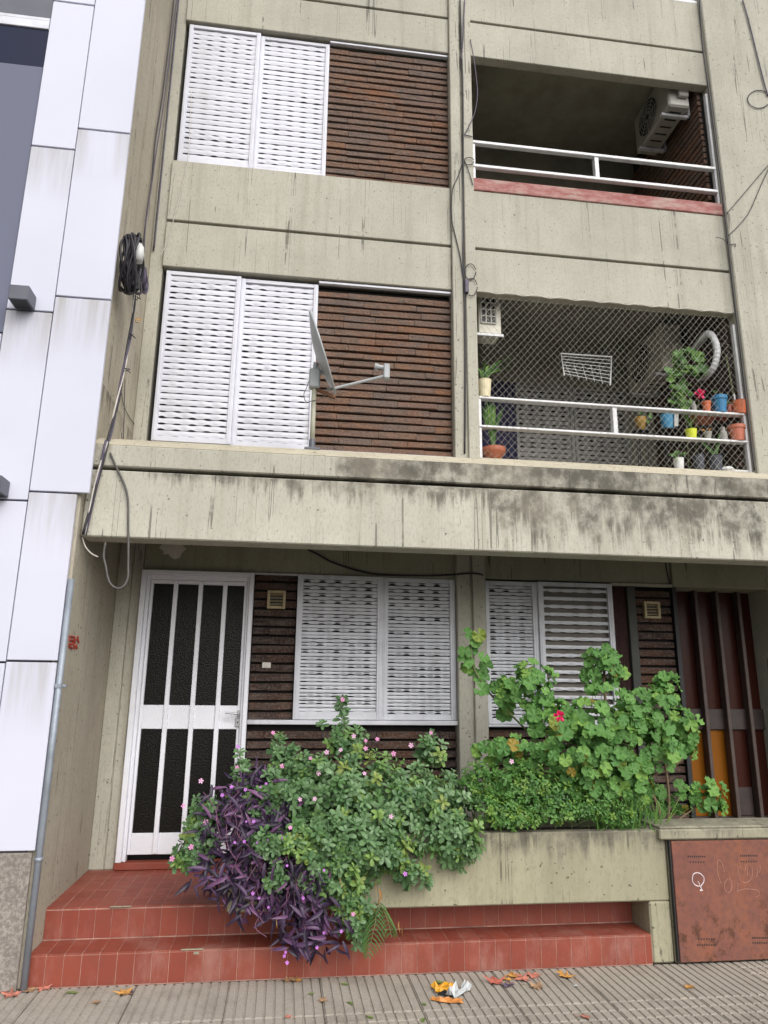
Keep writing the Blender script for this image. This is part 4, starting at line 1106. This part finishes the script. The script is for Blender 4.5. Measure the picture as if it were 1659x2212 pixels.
for (u, v, y, u0, v0) in ((738, 1515, -.62, 752, 1700), (930, 1588, -.7, 915, 1720), (600, 1600, -.75, 625, 1730), (516, 1625, -.9, 540, 1740), (920, 1885, -1.25, 912, 1800), (990, 1850, -1.24, 960, 1780), (380, 1856, -1.17, 520, 1800), (770, 2000, -1.29, 745, 1850), (690, 1800, -1.2, 700, 1740), (820, 1800, -1.2, 800, 1730)):
    a_ = at(u0, v0, y=max(y, -1.15)+.02); e_ = at(u, v, y=y)
    if a_.y < S1 and a_.z < PT: a_.y = S1-.02
    branch(VI, [a_, a_.lerp(e_, .5)+Vector((.01, -.01, .01)), e_], .0032, 'stem')
fl = {k: flower5(.0135, k) for k in ('a', 'b')}
fm = {k: fl['a'].mesh('flower', M[k], False) for k in ('petal_pink', 'petal_pale', 'petal_vio')}
for (u, v, y, mt) in ((740, 1511, -.68, 'petal_pink'), (931, 1583, -.76, 'petal_pink'), (764, 1590, -.85, 'petal_pale'), (790, 1600, -.9, 'petal_pink'), (815, 1597, -.9, 'petal_pink'), (790, 1617, -.95, 'petal_pink'), (850, 1628, -1.0, 'petal_pink'), (888, 1610, -.9, 'petal_pale'), (736, 1620, -.95, 'petal_pale'), (706, 1625, -1.0, 'petal_pale'), (671, 1638, -1.05, 'petal_pink'), (688, 1670, -1.15, 'petal_pale'), (787, 1671, -1.18, 'petal_pale'), (680, 1726, -1.3, 'petal_pale'), (648, 1727, -1.3, 'petal_pale'), (627, 1788, -1.4, 'petal_pink'), (845, 1764, -1.36, 'petal_pale'), (610, 1655, -.95, 'petal_pink'), (590, 1583, -.82, 'petal_pink'), (514, 1613, -.92, 'petal_vio'), (512, 1658, -1.0, 'petal_pink'), (434, 1687, -1.2, 'petal_pale'), (372, 1855, -1.26, 'petal_pink'), (413, 1830, -1.28, 'petal_pink'), (396, 1741, -1.2, 'petal_pink'), (875, 1888, -1.33, 'petal_vio'), (763, 1975, -1.38, 'petal_pink'), (1105, 1645, -1.1, 'petal_pale'), (445, 1775, -1.3, 'petal_pink')):
    p = at(u, v, y=y); o = link('flower', fm[mt], VI, p)
    o.matrix_local = Matrix.Translation(p-WL[VI]) @ frame_for(Vector((ru(-.4, .4), -1, ru(.1, .7))), rnd()*6) @ Matrix.Scale(ru(.85, 1.25), 4)

# ---------------------------------------------------------------- purple trailing plant
random.seed(33)
PU = thing('trailing_purple_plant', (-1.45, -1.0, .69), 'dark purple trailing plant with violet flowers hanging over the left end of the planter', 'plant')
pur = [(520, 1740, 70, 70, -1.1, .16), (500, 1800, 75, 70, -1.22, .14), (560, 1860, 85, 70, -1.28, .1), (640, 1910, 80, 70, -1.3, .1), (660, 1990, 80, 55, -1.32, .08), (560, 1950, 60, 45, -1.3, .08), (680, 2030, 60, 30, -1.32, .06), (600, 1800, 60, 60, -1.2, .12), (450, 1890, 40, 40, -1.25, .08), (490, 1920, 35, 40, -1.27, .06), (560, 1700, 35, 40, -1.0, .1)]
lan = [lance_leaf(.10, .024, ru(.15, .6)) for _ in range(5)]
smp = blob_samples(pur, 1000, .35, -.5, .5, (.65, 1.15))
# trailing leaves point outwards and down: turn the blade's length that way
smp2 = []
for (p, d, sc, spin) in smp: smp2.append((p, Vector((ru(-1, 1), -.9, ru(-.3, .9))), sc, spin))
scatter(PU, lan, 'l_purple', smp2, 300, 'leaf', 'foliage')
for k in range(44):
    v = ru(1790, 2040); f_ = (v-1790)/250; u = ru(450+110*f_, 570+150*f_)
    e_ = at(u, v, y=ru(-1.38, -1.26)); a_ = at(u+ru(-45, 25), v-ru(40, 110), y=-1.24)
    if e_.z < .02: continue
    branch(PU, [a_, a_.lerp(e_, .35)+Vector((ru(-.05, .05), -.03, .01)), a_.lerp(e_, .7)+Vector((ru(-.04, .04), -.02, .0)), e_], .002, 'stem_pur')
for (u, v) in ((563, 1700), (575, 1693), (500, 1700), (548, 1775), (532, 1775), (610, 1810), (577, 1815), (556, 1820), (507, 1820), (528, 1818), (620, 1870), (700, 1880), (655, 1940), (560, 1940), (580, 1960), (700, 2015), (737, 2012), (617, 2057), (614, 2065), (685, 2047), (546, 1930), (600, 1838), (480, 1718), (530, 1706), (620, 2080)):
    p = at(u, v, y=-1.38); o = link('flower', fm['petal_vio'], PU, p)
    o.matrix_local = Matrix.Translation(p-WL[PU]) @ frame_for(Vector((ru(-.4, .4), -1, ru(.1, .7))), rnd()*6) @ Matrix.Scale(ru(.5, .8), 4)

# ---------------------------------------------------------------- geranium
random.seed(44)
GE = thing('geranium_shrub', (.75, -.85, .69), 'large bright green geranium shrub with scalloped leaves filling the right of the planter', 'shrub')
ger = [(1300, 1560, 130, 75, -.95, .22), (1370, 1610, 110, 70, -1.0, .2), (1250, 1620, 120, 60, -1.08, .2), (1300, 1670, 110, 50, -1.1, .15), (1400, 1540, 75, 70, -.9, .16), (1440, 1490, 32, 40, -.8, .1),
       (1300, 1450, 45, 55, -.8, .12), (1310, 1405, 22, 18, -.8, .05), (1150, 1490, 52, 45, -.85, .1), (1100, 1500, 30, 40, -.8, .08), (1200, 1560, 70, 50, -.95, .15), (1480, 1570, 35, 45, -.95, .1), (1110, 1620, 70, 35, -.95, .14),
       (1060, 1620, 50, 28, -.85, .1), (1530, 1720, 48, 38, -.78, .08), (1480, 1730, 30, 30, -.78, .06), (1380, 1690, 40, 40, -1.05, .1), (1080, 1480, 22, 25, -.8, .06), (1490, 1610, 20, 22, -.95, .05), (1400, 1735, 55, 40, -.72, .08), (1330, 1730, 60, 30, -.85, .1), (1150, 1470, 55, 40, -.84, .09), (1310, 1440, 45, 40, -.82, .1)]
rl = [round_leaf(ru(.042, .054), ru(.8, 1.5)) for _ in range(6)]
def petiole(b):
    b.tube([(0, 0, 0), (-.006, 0, -.03), (-.012, 0, -.07)], .0018, 4); return b
rl = [petiole(b) for b in rl]
smp = blob_samples(ger, 900, .5, .5, .9, (.7, 1.2))
arm = []
for (u, v) in ((1010, 1368), (1035, 1372), (1028, 1385), (1003, 1410), (1045, 1420), (1020, 1405), (1010, 1440), (1045, 1465), (1028, 1460), (1050, 1440), (1040, 1490), (1005, 1428), (1085, 1470), (1100, 1530), (1090, 1545)):
    arm.append((at(u, v, y=-.72+ru(-.04, .04)), Vector((ru(-.5, .5), -1, ru(-.1, .9))), ru(1.0, 1.35), rnd()*6))
scatter(GE, rl, 'l_ger', arm+smp, 300, 'leaf', 'foliage')
for (tab, r, mt) in (([(1430, 1790, -.9), (1420, 1740, -.9), (1395, 1690, -.92), (1370, 1640, -.92)], .012, 'stem_br'), ([(1440, 1790, -.85), (1445, 1740, -.88), (1442, 1690, -.9), (1430, 1600, -.9)], .009, 'stem_br'),
                     ([(1250, 1780, -.9), (1200, 1650, -.85), (1120, 1560, -.8), (1060, 1500, -.74), (1022, 1440, -.71), (1018, 1385, -.7)], .007, 'stem'), ([(1350, 1780, -.9), (1320, 1600, -.9), (1305, 1480, -.82), (1310, 1410, -.8)], .009, 'stem_br'),
                     ([(1400, 1680, -.92), (1450, 1660, -.94), (1475, 1640, -.95)], .005, 'stem_br'), ([(1460, 1775, -.8), (1500, 1745, -.78), (1535, 1715, -.78)], .006, 'stem_br'), ([(1200, 1720, -1.0), (1160, 1600, -.92), (1140, 1520, -.86)], .006, 'stem'), ([(1400, 1600, -.9), (1430, 1530, -.84), (1445, 1470, -.8)], .006, 'stem')):
    branch(GE, [at(u, v, y=y) for u, v, y in tab], r, mt)
bud = MB()
for k in range(26):
    d = Vector((random.gauss(0, 1), random.gauss(0, 1), random.gauss(0, 1))).normalized(); pz = oval_leaf(.017, .014, .4, -.3)
    Mx = Matrix.Translation(d*.007) @ frame_for(d, rnd()*6) @ Matrix.Rotation(-1.1, 4, 'Y'); bud.add([Mx @ Vector(q) for q in pz.v], pz.f)
bmn = bud.mesh('flower_head', M['petal_mag'])
p = at(1208, 1547, y=-1.2); fh_ = link('flower_head', bmn, GE, p); fh_.scale = (1.5, 1.5, 1.5); fh_['label'] = 'single magenta geranium flower head'
# ---------------------------------------------------------------- fine leaved weed bush between them
random.seed(55)
FB = thing('weed_bush', (.1, -1.0, .69), 'low bright green bush of small leaves between the periwinkle and the geranium', 'bush')
fin = [(1150, 1700, 130, 55, -1.08, .14), (1200, 1745, 110, 35, -1.14, .1), (1080, 1750, 60, 40, -1.15, .08), (1290, 1740, 70, 35, -1.12, .08), (1040, 1690, 50, 50, -1.0, .12), (1120, 1770, 70, 20, -1.18, .05), (1340, 1765, 50, 16, -1.14, .05)]
rf = [rosette(6, .036, .019, .4) for _ in range(4)]
scatter(FB, rf, 'l_fine', blob_samples(fin, 1000, .4, .6, .6, (.55, 1.0)), 240, 'leaf_rosette', 'foliage')
for k in range(8):
    a_ = at(1060+k*35, 1785, y=-1.05); a_.z = .69; e_ = at(1060+k*35+ru(-10, 10), 1700, y=-1.08); branch(FB, [a_, a_.lerp(e_, .5), e_], .003, 'stem')
# ---------------------------------------------------------------- grass tuft at the planter corner
random.seed(66)
GT = thing('grass_tuft', at(1370, 1785, y=-1.05), 'tuft of long thin grass blades at the right end of the planter', 'grass')
for k in range(120):
    a_ = at(1290+ru(0, 140), 1788, y=ru(-1.14, -.9)); a_.z = .69
    L = ru(.06, .36); dx = ru(-.14, .14); dy = ru(-.1, .0)
    e_ = a_+Vector((dx, dy, L*.75)); t_ = a_+Vector((dx*2.1, dy*1.9, L*.55 if k % 3 else L*.9))
    b = MB(); w = .0028
    for q, ww in ((a_, w), (a_.lerp(e_, .55)+Vector((0, 0, .01)), w), (e_, w*.8), (t_, .0003)): b.v += [(q.x-ww, q.y, q.z), (q.x+ww, q.y-.001, q.z)]
    b.f = [(0, 1, 3, 2), (2, 3, 5, 4), (4, 5, 7, 6)]
    P('blade', b, 'l_fine', GT)
# ---------------------------------------------------------------- fern and dry leaves under the planter edge
FE = thing('fern', at(775, 1985, y=-1.22), 'small fern frond hanging over the red step below the planter', 'fern')
random.seed(8)
for (tab, pl) in (([(812, 1945, -1.22), (812, 1985, -1.33), (802, 2030, -1.38), (792, 2072, -1.4)], 13), ([(818, 1945, -1.22), (836, 1985, -1.3), (846, 2025, -1.33)], 8)):
    pts = [at(u, v, y=y) for u, v, y in tab]
    P('rachis', MB().tube(pts, .002, 4, smooth=4), 'stem', FE)
    for i in range(pl*2):
        t = (i//2+.6)/(pl+.6)*(len(pts)-1); j = min(int(t), len(pts)-2); q = pts[j].lerp(pts[j+1], t-j)
        s = -1 if i % 2 else 1; L = .085*math.sin(math.pi*min(.93, .25+.75*(i//2)/pl))+.008
        b = lance_leaf(L*1.1, .017, .25); d = Vector((s*.8, -.35, -.45 if s < 0 else -.62)).normalized()
        Mx = Matrix.Translation(q) @ d.to_track_quat('X', 'Z').to_matrix().to_4x4()
        b.v = [tuple(Mx @ Vector(w_)) for w_ in b.v]; P('leaflet', b, 'l_fern', FE)
DL = thing('withered_stems', at(850, 1880, y=-1.2), 'withered tan leaves dangling from the planter rim', 'dry leaves')
for (u, v, y) in ((860, 1855, -1.22), (866, 1870, -1.22), (863, 1880, -1.22), (812, 1915, -1.25), (820, 1930, -1.25), (824, 1945, -1.25), (808, 1968, -1.25), (815, 1875, -1.23), (870, 2010, -1.05), (862, 2000, -1.05), (735, 1905, -1.38), (600, 1990, -1.38)):
    p = at(u, v, y=y); b = lance_leaf(.06, .017, ru(-.2, .5)); d = Vector((ru(-.3, .3), -.15, -1))
    Mx = Matrix.Translation(p+Vector((0, 0, .025))) @ d.to_track_quat('X', 'Y').to_matrix().to_4x4() @ Matrix.Rotation(ru(-.8, .8), 4, 'X')
    b.v = [tuple(Mx @ Vector(w_)) for w_ in b.v]; P('leaf', b, 'l_dry', DL)
P('stalk', MB().tube([at(866, 1830, y=-1.2), at(863, 1870, y=-1.22), at(860, 1885, y=-1.22)], .002, 4).tube([at(830, 1850, y=-1.2), at(815, 1900, y=-1.24), at(818, 1950, y=-1.25)], .002, 4), 'stem_br', DL)

# ================================================================== balcony pots and plants
ZB = lambda a_, b_: Z(1540, 760, 380, a_, b_)
ZC = lambda a_, b_: Z(1160, 720, 400, a_, b_)
def pot_at(fn, x0, x1, ytop, ybot, yd, mat, name, label, shape='pot', zb=None, cat='flower pot', group='flower pots on the lower balcony'):
    l, r_, t = at(*fn(x0, ytop), y=yd), at(*fn(x1, ytop), y=yd), at(*fn((x0+x1)/2, ybot), y=yd)
    z0 = t.z if zb is None else zb
    h = max(.04, l.z - z0); R_ = (r_.x-l.x)/2; c = ((l.x+r_.x)/2, yd, z0)
    rt_ = thing(name, c, label, cat, group)
    if shape == 'pot': prof = [(0, 0), (R_*.68, 0), (R_*.9, h*.78), (R_*1.0, h*.79), (R_*1.02, h), (R_*.9, h), (R_*.88, h*.86), (0, h*.86)]
    elif shape == 'bucket': prof = [(0, 0), (R_*.78, 0), (R_*.97, h*.97), (R_*1.02, h), (R_*.93, h), (R_*.9, h*.9), (0, h*.9)]
    elif shape == 'bowl': prof = [(0, 0), (R_*.5, 0), (R_*.95, h*.6), (R_, h*.72), (R_*1.02, h), (R_*.9, h), (R_*.88, h*.9), (0, h*.9)]
    else: prof = [(0, 0), (R_*.9, 0), (R_, h*.06), (R_, h*.6), (R_*.55, h*.76), (R_*.5, h*.8), (R_*.55, h*.82), (R_*.55, h), (0, h)]
    P('vessel', MB().lathe(prof, c, 18), mat, rt_, smooth=False)
    return rt_, Vector((c[0], yd, z0+h*.87)), R_
def foliage(root, base, kind, n, spread, height, mat='l_dark', scale=1.0):
    for k in range(n):
        an = rnd()*6.28; rr = spread*math.sqrt(rnd())
        if kind == 'leafy':
            p = base+Vector((rr*math.cos(an), rr*math.sin(an)*.6, height*ru(.1, 1)))
            b = oval_leaf(.07*scale, .045*scale, .25, .3); Mx = Matrix.Translation(p) @ frame_for(Vector((ru(-1, 1), -1, ru(0, 1))), rnd()*6)
            b.v = [tuple(Mx @ Vector(w_)) for w_ in b.v]; P('leaf', b, mat, root)
        else:
            lean = Vector((math.cos(an)*spread, math.sin(an)*spread*.4-.02, height*ru(.6, 1)))
            b = MB(); w_ = .009*scale
            for t, ww in ((0, w_*.7), (.4, w_), (.75, w_*.8), (1, .0008)):
                q = base+Vector((lean.x*t*t, lean.y*t*t, lean.z*t-(.25*height*t**3 if kind == 'strap' else 0))); b.v += [(q.x-ww, q.y, q.z), (q.x, q.y+.004, q.z), (q.x+ww, q.y, q.z)]
            for i in range(3):
                for j in range(2): b.f.append((3*i+j, 3*i+j+1, 3*i+4+j, 3*i+3+j))
            P('leaf', b, mat, root)
    P('stem', MB().tube([base-Vector((0, 0, .02)), base+Vector((0, 0, height*.5))], .004, 5), 'stem', root)
random.seed(71)
T1, T2, KB = 4.1255, 3.8555, 3.5485
pots = []
r, b, R_ = pot_at(ZC, 138, 282, 955, 1125, .03, 'pot_cream', 'flower_pot', 'cream pot with strap leaves on the top rail beside the pilaster', 'bucket', T1); foliage(r, b, 'strap', 13, .26, .34, 'l_dark', 1.3)
r, b, R_ = pot_at(ZC, 185, 425, 1660, 1780, .05, 'pot_terracotta', 'flower_pot', 'wide red bowl pot with upright plants on the kerb beside the pilaster', 'bowl', KB); foliage(r, b, 'blade', 20, .10, .5, 'l_dark', 1.6)
r, b, R_ = pot_at(ZB, 820, 870, 1065, 1140, .03, 'pot_grey', 'bottle', 'small grey bottle on the top rail below the rose', 'bottle', T1, 'bottle', None)
r, b, R_ = pot_at(ZB, 936, 1030, 1068, 1155, .03, 'pot_orange', 'flower_pot', 'small orange pot on the top rail left of the blue pot', 'pot', T1)
r, b, R_ = pot_at(ZB, 1040, 1200, 1010, 1165, .03, 'pot_blue', 'flower_pot', 'bright blue pot standing on the top rail', 'pot', T1); foliage(r, b, 'leafy', 8, .05, .07, 'l_dark', .6)
r, b, R_ = pot_at(ZB, 1200, 1256, 1100, 1165, .05, 'pot_redplastic', 'flower_pot', 'tiny red pot between the blue pot and the corner pot', 'pot', T1); foliage(r, b, 'leafy', 4, .02, .05, 'l_dark', .5)
r, b, R_ = pot_at(ZB, 1258, 1410, 1060, 1180, .03, 'pot_orange', 'flower_pot', 'orange pot with white sticks at the right end of the top rail', 'bucket', T1)
for (sx, hh) in ((-.03, .09), (.03, .15)): P('stake', MB().tube([b+Vector((sx, 0, -.02)), b+Vector((sx*1.2, 0, hh))], .009, 6), 'pot_white', r)
P('cane', MB().tube([b+Vector((-.02, .02, 0)), b+Vector((-.05, .03, .5))], .006, 5), 'stem', r)
r, b, R_ = pot_at(ZB, 755, 875, 1370, 1458, .03, 'pot_lime', 'flower_pot', 'lime yellow pot with spiky grass on the lower rail', 'bucket', T2); foliage(r, b, 'blade', 14, .07, .17, 'l_dark', .5)
r, b, R_ = pot_at(ZB, 955, 1040, 1400, 1465, .03, 'pot_grey', 'flower_pot', 'small grey white pot on the lower rail right of the lime pot', 'pot', T2); foliage(r, b, 'leafy', 7, .06, .04, 'l_dry', .45)
r, b, R_ = pot_at(ZB, 1125, 1200, 1345, 1470, .03, 'pot_grey', 'bottle', 'grey glass jar on the lower rail beside the salmon pot', 'bottle', T2, 'bottle', None)
r, b, R_ = pot_at(ZB, 1222, 1395, 1330, 1480, .03, 'pot_pink', 'flower_pot', 'salmon coloured pot at the right end of the lower rail', 'pot', T2)
def stand(root, z, z0, x, y):   # wire stand from kerb to a pot that hangs behind the rails
    P('stand', MB().tube([(x-.05, y, z0), (x-.05, y, z)], .006, 5).tube([(x+.05, y, z0), (x+.05, y, z)], .006, 5).tube([(x, y+.05, z0), (x, y+.05, z)], .006, 5).cbox(x-.07, x+.07, y-.06, y+.06, z-.012, z-.0005, .002), 'black', root)
for (x0, x1, yt, ybm, mt, lb, sh_, lf_n) in ((820, 1060, 1205, 1345, 'pot_terracotta', 'big terracotta pot behind the rails under the orange pot', 'bowl', 0), (1090, 1260, 1210, 1320, 'pot_redplastic', 'dark red pot behind the rails near the corner', 'bowl', 0),
     (485, 635, 1210, 1370, 'pot_sky', 'sky blue bucket with a white stripe behind the rails', 'bucket', 9), (205, 320, 1240, 1385, 'pot_mustard', 'mustard yellow double pot behind the rails left of the blue bucket', 'bowl', 5)):
    r, b, R_ = pot_at(ZB, x0, x1, yt, ybm, .27, mt, 'flower_pot', lb, sh_)
    stand(r, WL[r].z, 3.235, WL[r].x, .27)
    if lf_n: foliage(r, b+Vector((.05, 0, 0)), 'leafy', lf_n*2, .1, .1, 'l_dark', .7)
    if mt == 'pot_sky': P('stripe', MB().add([(WL[r].x+.02, .27-R_*.99, WL[r].z+.01), (WL[r].x+.06, .27-R_*.95, WL[r].z+.01), (WL[r].x+.075, .27-R_*1.06, WL[r].z+.15), (WL[r].x+.03, .27-R_*1.1, WL[r].z+.15)], [(0, 1, 2, 3)]), 'pot_white', r)
r, b, R_ = pot_at(ZB, 625, 735, 1685, 1795, .05, 'pot_white', 'flower_pot', 'white pot with a small leafy plant on the balcony kerb', 'bucket', KB); foliage(r, b, 'leafy', 16, .07, .1, 'l_dark', .55)
r, b, R_ = pot_at(ZB, 835, 955, 1650, 1800, .06, 'pot_bag', 'flower_pot', 'left of the two dark plastic plant bags on the kerb', 'bucket', KB)
r, b, R_ = pot_at(ZB, 1000, 1150, 1660, 1810, .05, 'pot_bag', 'flower_pot', 'right dark plastic plant bag holding a two-armed cactus', 'bucket', KB)
P('cactus', MB().tube([b+Vector((0, 0, -.03)), b+Vector((-.02, 0, .05)), b+Vector((-.16, -.01, .2))], [.016, .02, .012], 8).tube([b+Vector((0, 0, .0)), b+Vector((.03, 0, .1)), b+Vector((.07, -.01, .24))], [.016, .02, .013], 8), 'l_dark', r)
st = thing('pebble', at(*ZB(1210, 1790), y=.05), 'white stone at the foot of the railing in the corner', 'stone')
st.location.z = KB; WL[st].z = KB
P('stone', MB().lathe([(0, 0), (.05, .005), (.065, .03), (.045, .055), (0, .062)], WL[st], 9), 'pot_white', st)
bt = thing('plastic_pipe', at(*ZB(1380, 1800), y=.04), 'short white pipe lying on the kerb in the balcony corner', 'pipe')
P('tube', MB().tube([(WL[bt].x-.1, .04, KB+.019), (WL[bt].x+.09, .04, KB+.019)], .018, 10).tube([(WL[bt].x+.06, .04, KB+.022), (WL[bt].x+.09, .04, KB+.022)], .021, 10), 'pot_white', bt)
# climbing plant with the rose
VN = thing('balcony_vine', at(*ZB(720, 1140), y=.28), 'leafy climbing plant behind the net with rounded green leaves', 'climber')
stand_z = 3.235
P('tub', MB().lathe([(0, 0), (.11, 0), (.14, .25), (.12, .25), (0, .22)], (WL[VN].x, .28, stand_z), 16), 'pot_bag', VN)
P('stem', MB().tube([(WL[VN].x, .28, stand_z+.2), (WL[VN].x+.02, .26, 4.1), at(*ZB(760, 800), y=.24), at(*ZB(800, 560), y=.2)], .006, 5, smooth=4), 'stem', VN)
random.seed(12)
vl = [round_leaf(.05, .7) for _ in range(3)]; vm = [b_.mesh('leaf', M['l_dark'], True) for b_ in vl]
for k in range(125):
    b0_ = random.choice([(720, 560, 90, 70), (760, 680, 120, 90), (690, 820, 110, 110), (730, 960, 130, 110), (680, 1080, 90, 60), (880, 560, 80, 60), (900, 740, 70, 50)])
    p = at(*ZB(b0_[0]+ru(-1, 1)*b0_[2], b0_[1]+ru(-1, 1)*b0_[3]), y=ru(.12, .3)); o = link('leaf', random.choice(vm), VN, p)
    o.matrix_local = Matrix.Translation(p-WL[VN]) @ frame_for(Vector((ru(-.6, .6), -1, ru(.0, 1))), rnd()*6) @ Matrix.Scale(ru(.6, 1.15), 4)
RS = thing('rose', at(*ZB(915, 985), y=.06), 'round magenta flower above the top balcony rail', 'flower')
P('flower_head', MB().add([tuple((Matrix.Translation(WL[RS]) @ Matrix.Scale(2.1, 4)) @ Vector(v)) for v in bud.v], bud.f), 'petal_mag', RS)
P('stem', MB().tube([WL[RS], WL[RS]+Vector((-.02, .06, -.2)), Vector((WL[RS].x-.03, .2, 3.6))], .004, 5), 'stem', RS)

# ================================================================== litter and fallen leaves on the pavement
random.seed(90)
def plane_leaf(s):
    b = MB(); n = 20; b.v.append((0, 0, .006))
    for k in range(n):
        an = 2*math.pi*k/n; rr = s*(1 if k % 4 == 0 else .62 if k % 2 == 0 else .5)*ru(.85, 1.1)
        b.v.append((rr*math.cos(an), rr*math.sin(an), .003+abs(random.gauss(0, .3))*s*.6*(rr/s)))
    b.f = [(0, 1+k, 1+(k+1) % n) for k in range(n)]
    b.tube([(-s*.9, 0, .004), (-s*1.5, .1*s, .003)], .0012, 4)
    return b
def small_leaf(s):
    b = oval_leaf(s*2, s*.9, .35, .0); b.v = [(x, y, z+.004) for x, y, z in b.v]; return b
FL = [(795, 1455, 0, .052, 'leaf_orange', 'orange plane leaf on the pavement at the foot of the left steps'), (640, 1520, 0, .03, 'leaf_tan', 'small tan leaf fragment on the ribbed slabs at the left'),
      (250, 1435, 0, .05, 'leaf_pink', 'pink brown leaf against the step beside the grey pipe'), (190, 1445, 0, .05, 'leaf_tan', 'curled tan leaf at the base of the grey pipe')]
def fallen_leaf(u, v, s, mt, lb, kind='plane', z=.001):
    s *= 1.2; b = plane_leaf(s) if kind == 'plane' else small_leaf(s)
    p = at(u, v, z=z); an = rnd()*6.28
    b.mat(Matrix.Translation(p) @ Matrix.Rotation(an, 4, 'Z') @ Matrix.Rotation(ru(-.1, .1), 4, 'X'))
    zm = min(q[2] for q in b.v); b.v = [(x, y, z_-zm+z) for x, y, z_ in b.v]
    o = b.build('fallen_leaf', M[mt], smooth=False); tag(o, lb, 'leaf', 'leaves fallen on the pavement')
for (u, v, s, mt, lb, kd) in (
  (268, 2146, .05, 'leaf_orange', 'orange plane leaf lying below the left steps', 'plane'), (209, 2166, .028, 'leaf_tan', 'small tan leaf scrap at the left of the slabs', 'plane'), (170, 2145, .028, 'leaf_green', 'green leaf lying below the left steps', 'oval'),
  (95, 2136, .045, 'leaf_pink', 'pink brown leaf pushed against the lowest step by the pipe', 'plane'), (62, 2140, .045, 'leaf_tan', 'curled tan leaf at the foot of the grey pipe', 'plane'), (25, 2150, .05, 'leaf_pink', 'reddish leaf heap nearest the bottom left corner', 'plane'), (8, 2140, .05, 'leaf_red', 'red leaf against the granite base at the left edge', 'plane'),
  (280, 2138, .03, 'leaf_violet', 'dark violet leaf touching the orange leaf by the steps', 'oval'), (625, 2117, .05, 'leaf_tan', 'tan curled leaf right under the purple plant', 'plane'), (641, 2118, .035, 'leaf_orange', 'small brown orange leaf beside the tan one under the purple plant', 'plane'),
  (697, 2161, .03, 'leaf_tan', 'lone tan leaf on the ribbed slabs left of the wrapper', 'plane'), (735, 2125, .02, 'leaf_green', 'small green leaf close to the step below the fern', 'oval'), (664, 2148, .016, 'leaf_green', 'tiny yellow green leaf on the slabs below the purple plant', 'oval'), (762, 2171, .02, 'leaf_green', 'green leaf scrap by a white speck on the slabs', 'oval'),
  (938, 2120, .026, 'leaf_green', 'green leaf just above the yellow wrapper', 'oval'), (914, 2166, .016, 'leaf_green', 'tiny green leaf left of the wrapper', 'oval'), (622, 2197, .022, 'leaf_pink', 'pale pink petal-like leaf near the bottom edge', 'plane'), (791, 2194, .02, 'leaf_green', 'yellow green leaf near the bottom edge', 'oval'), (913, 2209, .02, 'leaf_green', 'yellow green leaf cut by the bottom edge', 'oval'),
  (1070, 2122, .06, 'leaf_red', 'large red leaf right of the wrapper', 'plane'), (1110, 2109, .05, 'leaf_orange', 'orange leaf behind the cluster of pink leaves', 'plane'), (1128, 2115, .055, 'leaf_pink', 'pink leaf in the middle of the leaf cluster', 'plane'), (1150, 2108, .05, 'leaf_pink', 'pink leaf at the right of the leaf cluster', 'plane'), (1097, 2130, .04, 'leaf_violet', 'violet leaf below the large red leaf', 'plane'), (1095, 2116, .035, 'leaf_orange', 'small orange leaf between red and pink leaves', 'plane'),
  (1160, 2132, .05, 'leaf_tan', 'grey tan dried leaf below the leaf cluster', 'plane'), (1222, 2110, .05, 'leaf_orange', 'single orange leaf right of the leaf cluster', 'plane'), (1490, 2133, .035, 'leaf_orange', 'orange leaf on the slabs in front of the rusty cabinet', 'plane'), (1244, 2130, .018, 'wrap_wh', 'white scrap beside the single orange leaf', 'plane'), (1265, 2198, .03, 'leaf_pink', 'pale leaf near the bottom edge at right', 'plane')):
    fallen_leaf(u, v, s, mt, lb, kd)
for (u, v, s, mt, lb) in ((1235, 1795, .03, 'leaf_tan', ''),): pass
# crumpled snack wrapper
WR = thing('snack_wrapper', at(975, 2150, z=.001), 'crumpled yellow and white snack wrapper on the pavement', 'wrapper')
def crump(nm, mt, cu, cv_, w_, d_, h_, rot):
    b = MB(); n = 7; c = at(cu, cv_, z=.0)
    for i in range(n):
        for j in range(n):
            x, y = (i/(n-1)-.5)*w_, (j/(n-1)-.5)*d_
            z_ = .002+abs(random.gauss(0, .5))*h_*(1-(2*j/(n-1)-1)**2*.6)
            q = Matrix.Rotation(rot, 3, 'Z') @ Vector((x+ru(-.008, .008), y+ru(-.008, .008), z_)); b.v.append((c.x+q.x, c.y+q.y, q.z))
    for i in range(n-1):
        for j in range(n-1): b.f.append((i*n+j, (i+1)*n+j, (i+1)*n+j+1, i*n+j+1))
    P(nm, b, mt, WR)
crump('yellow_flap', 'wrap_yel', 960, 2137, .12, .10, .035, .2); crump('white_flap', 'wrap_wh', 992, 2147, .17, .05, .05, .7); crump('green_print', 'wrap_gn', 978, 2150, .06, .03, .05, .4); crump('orange_flap', 'wrap_or', 965, 2163, .17, .05, .03, -.35); crump('foil_edge', 'black', 962, 2150, .08, .03, .03, -.3)
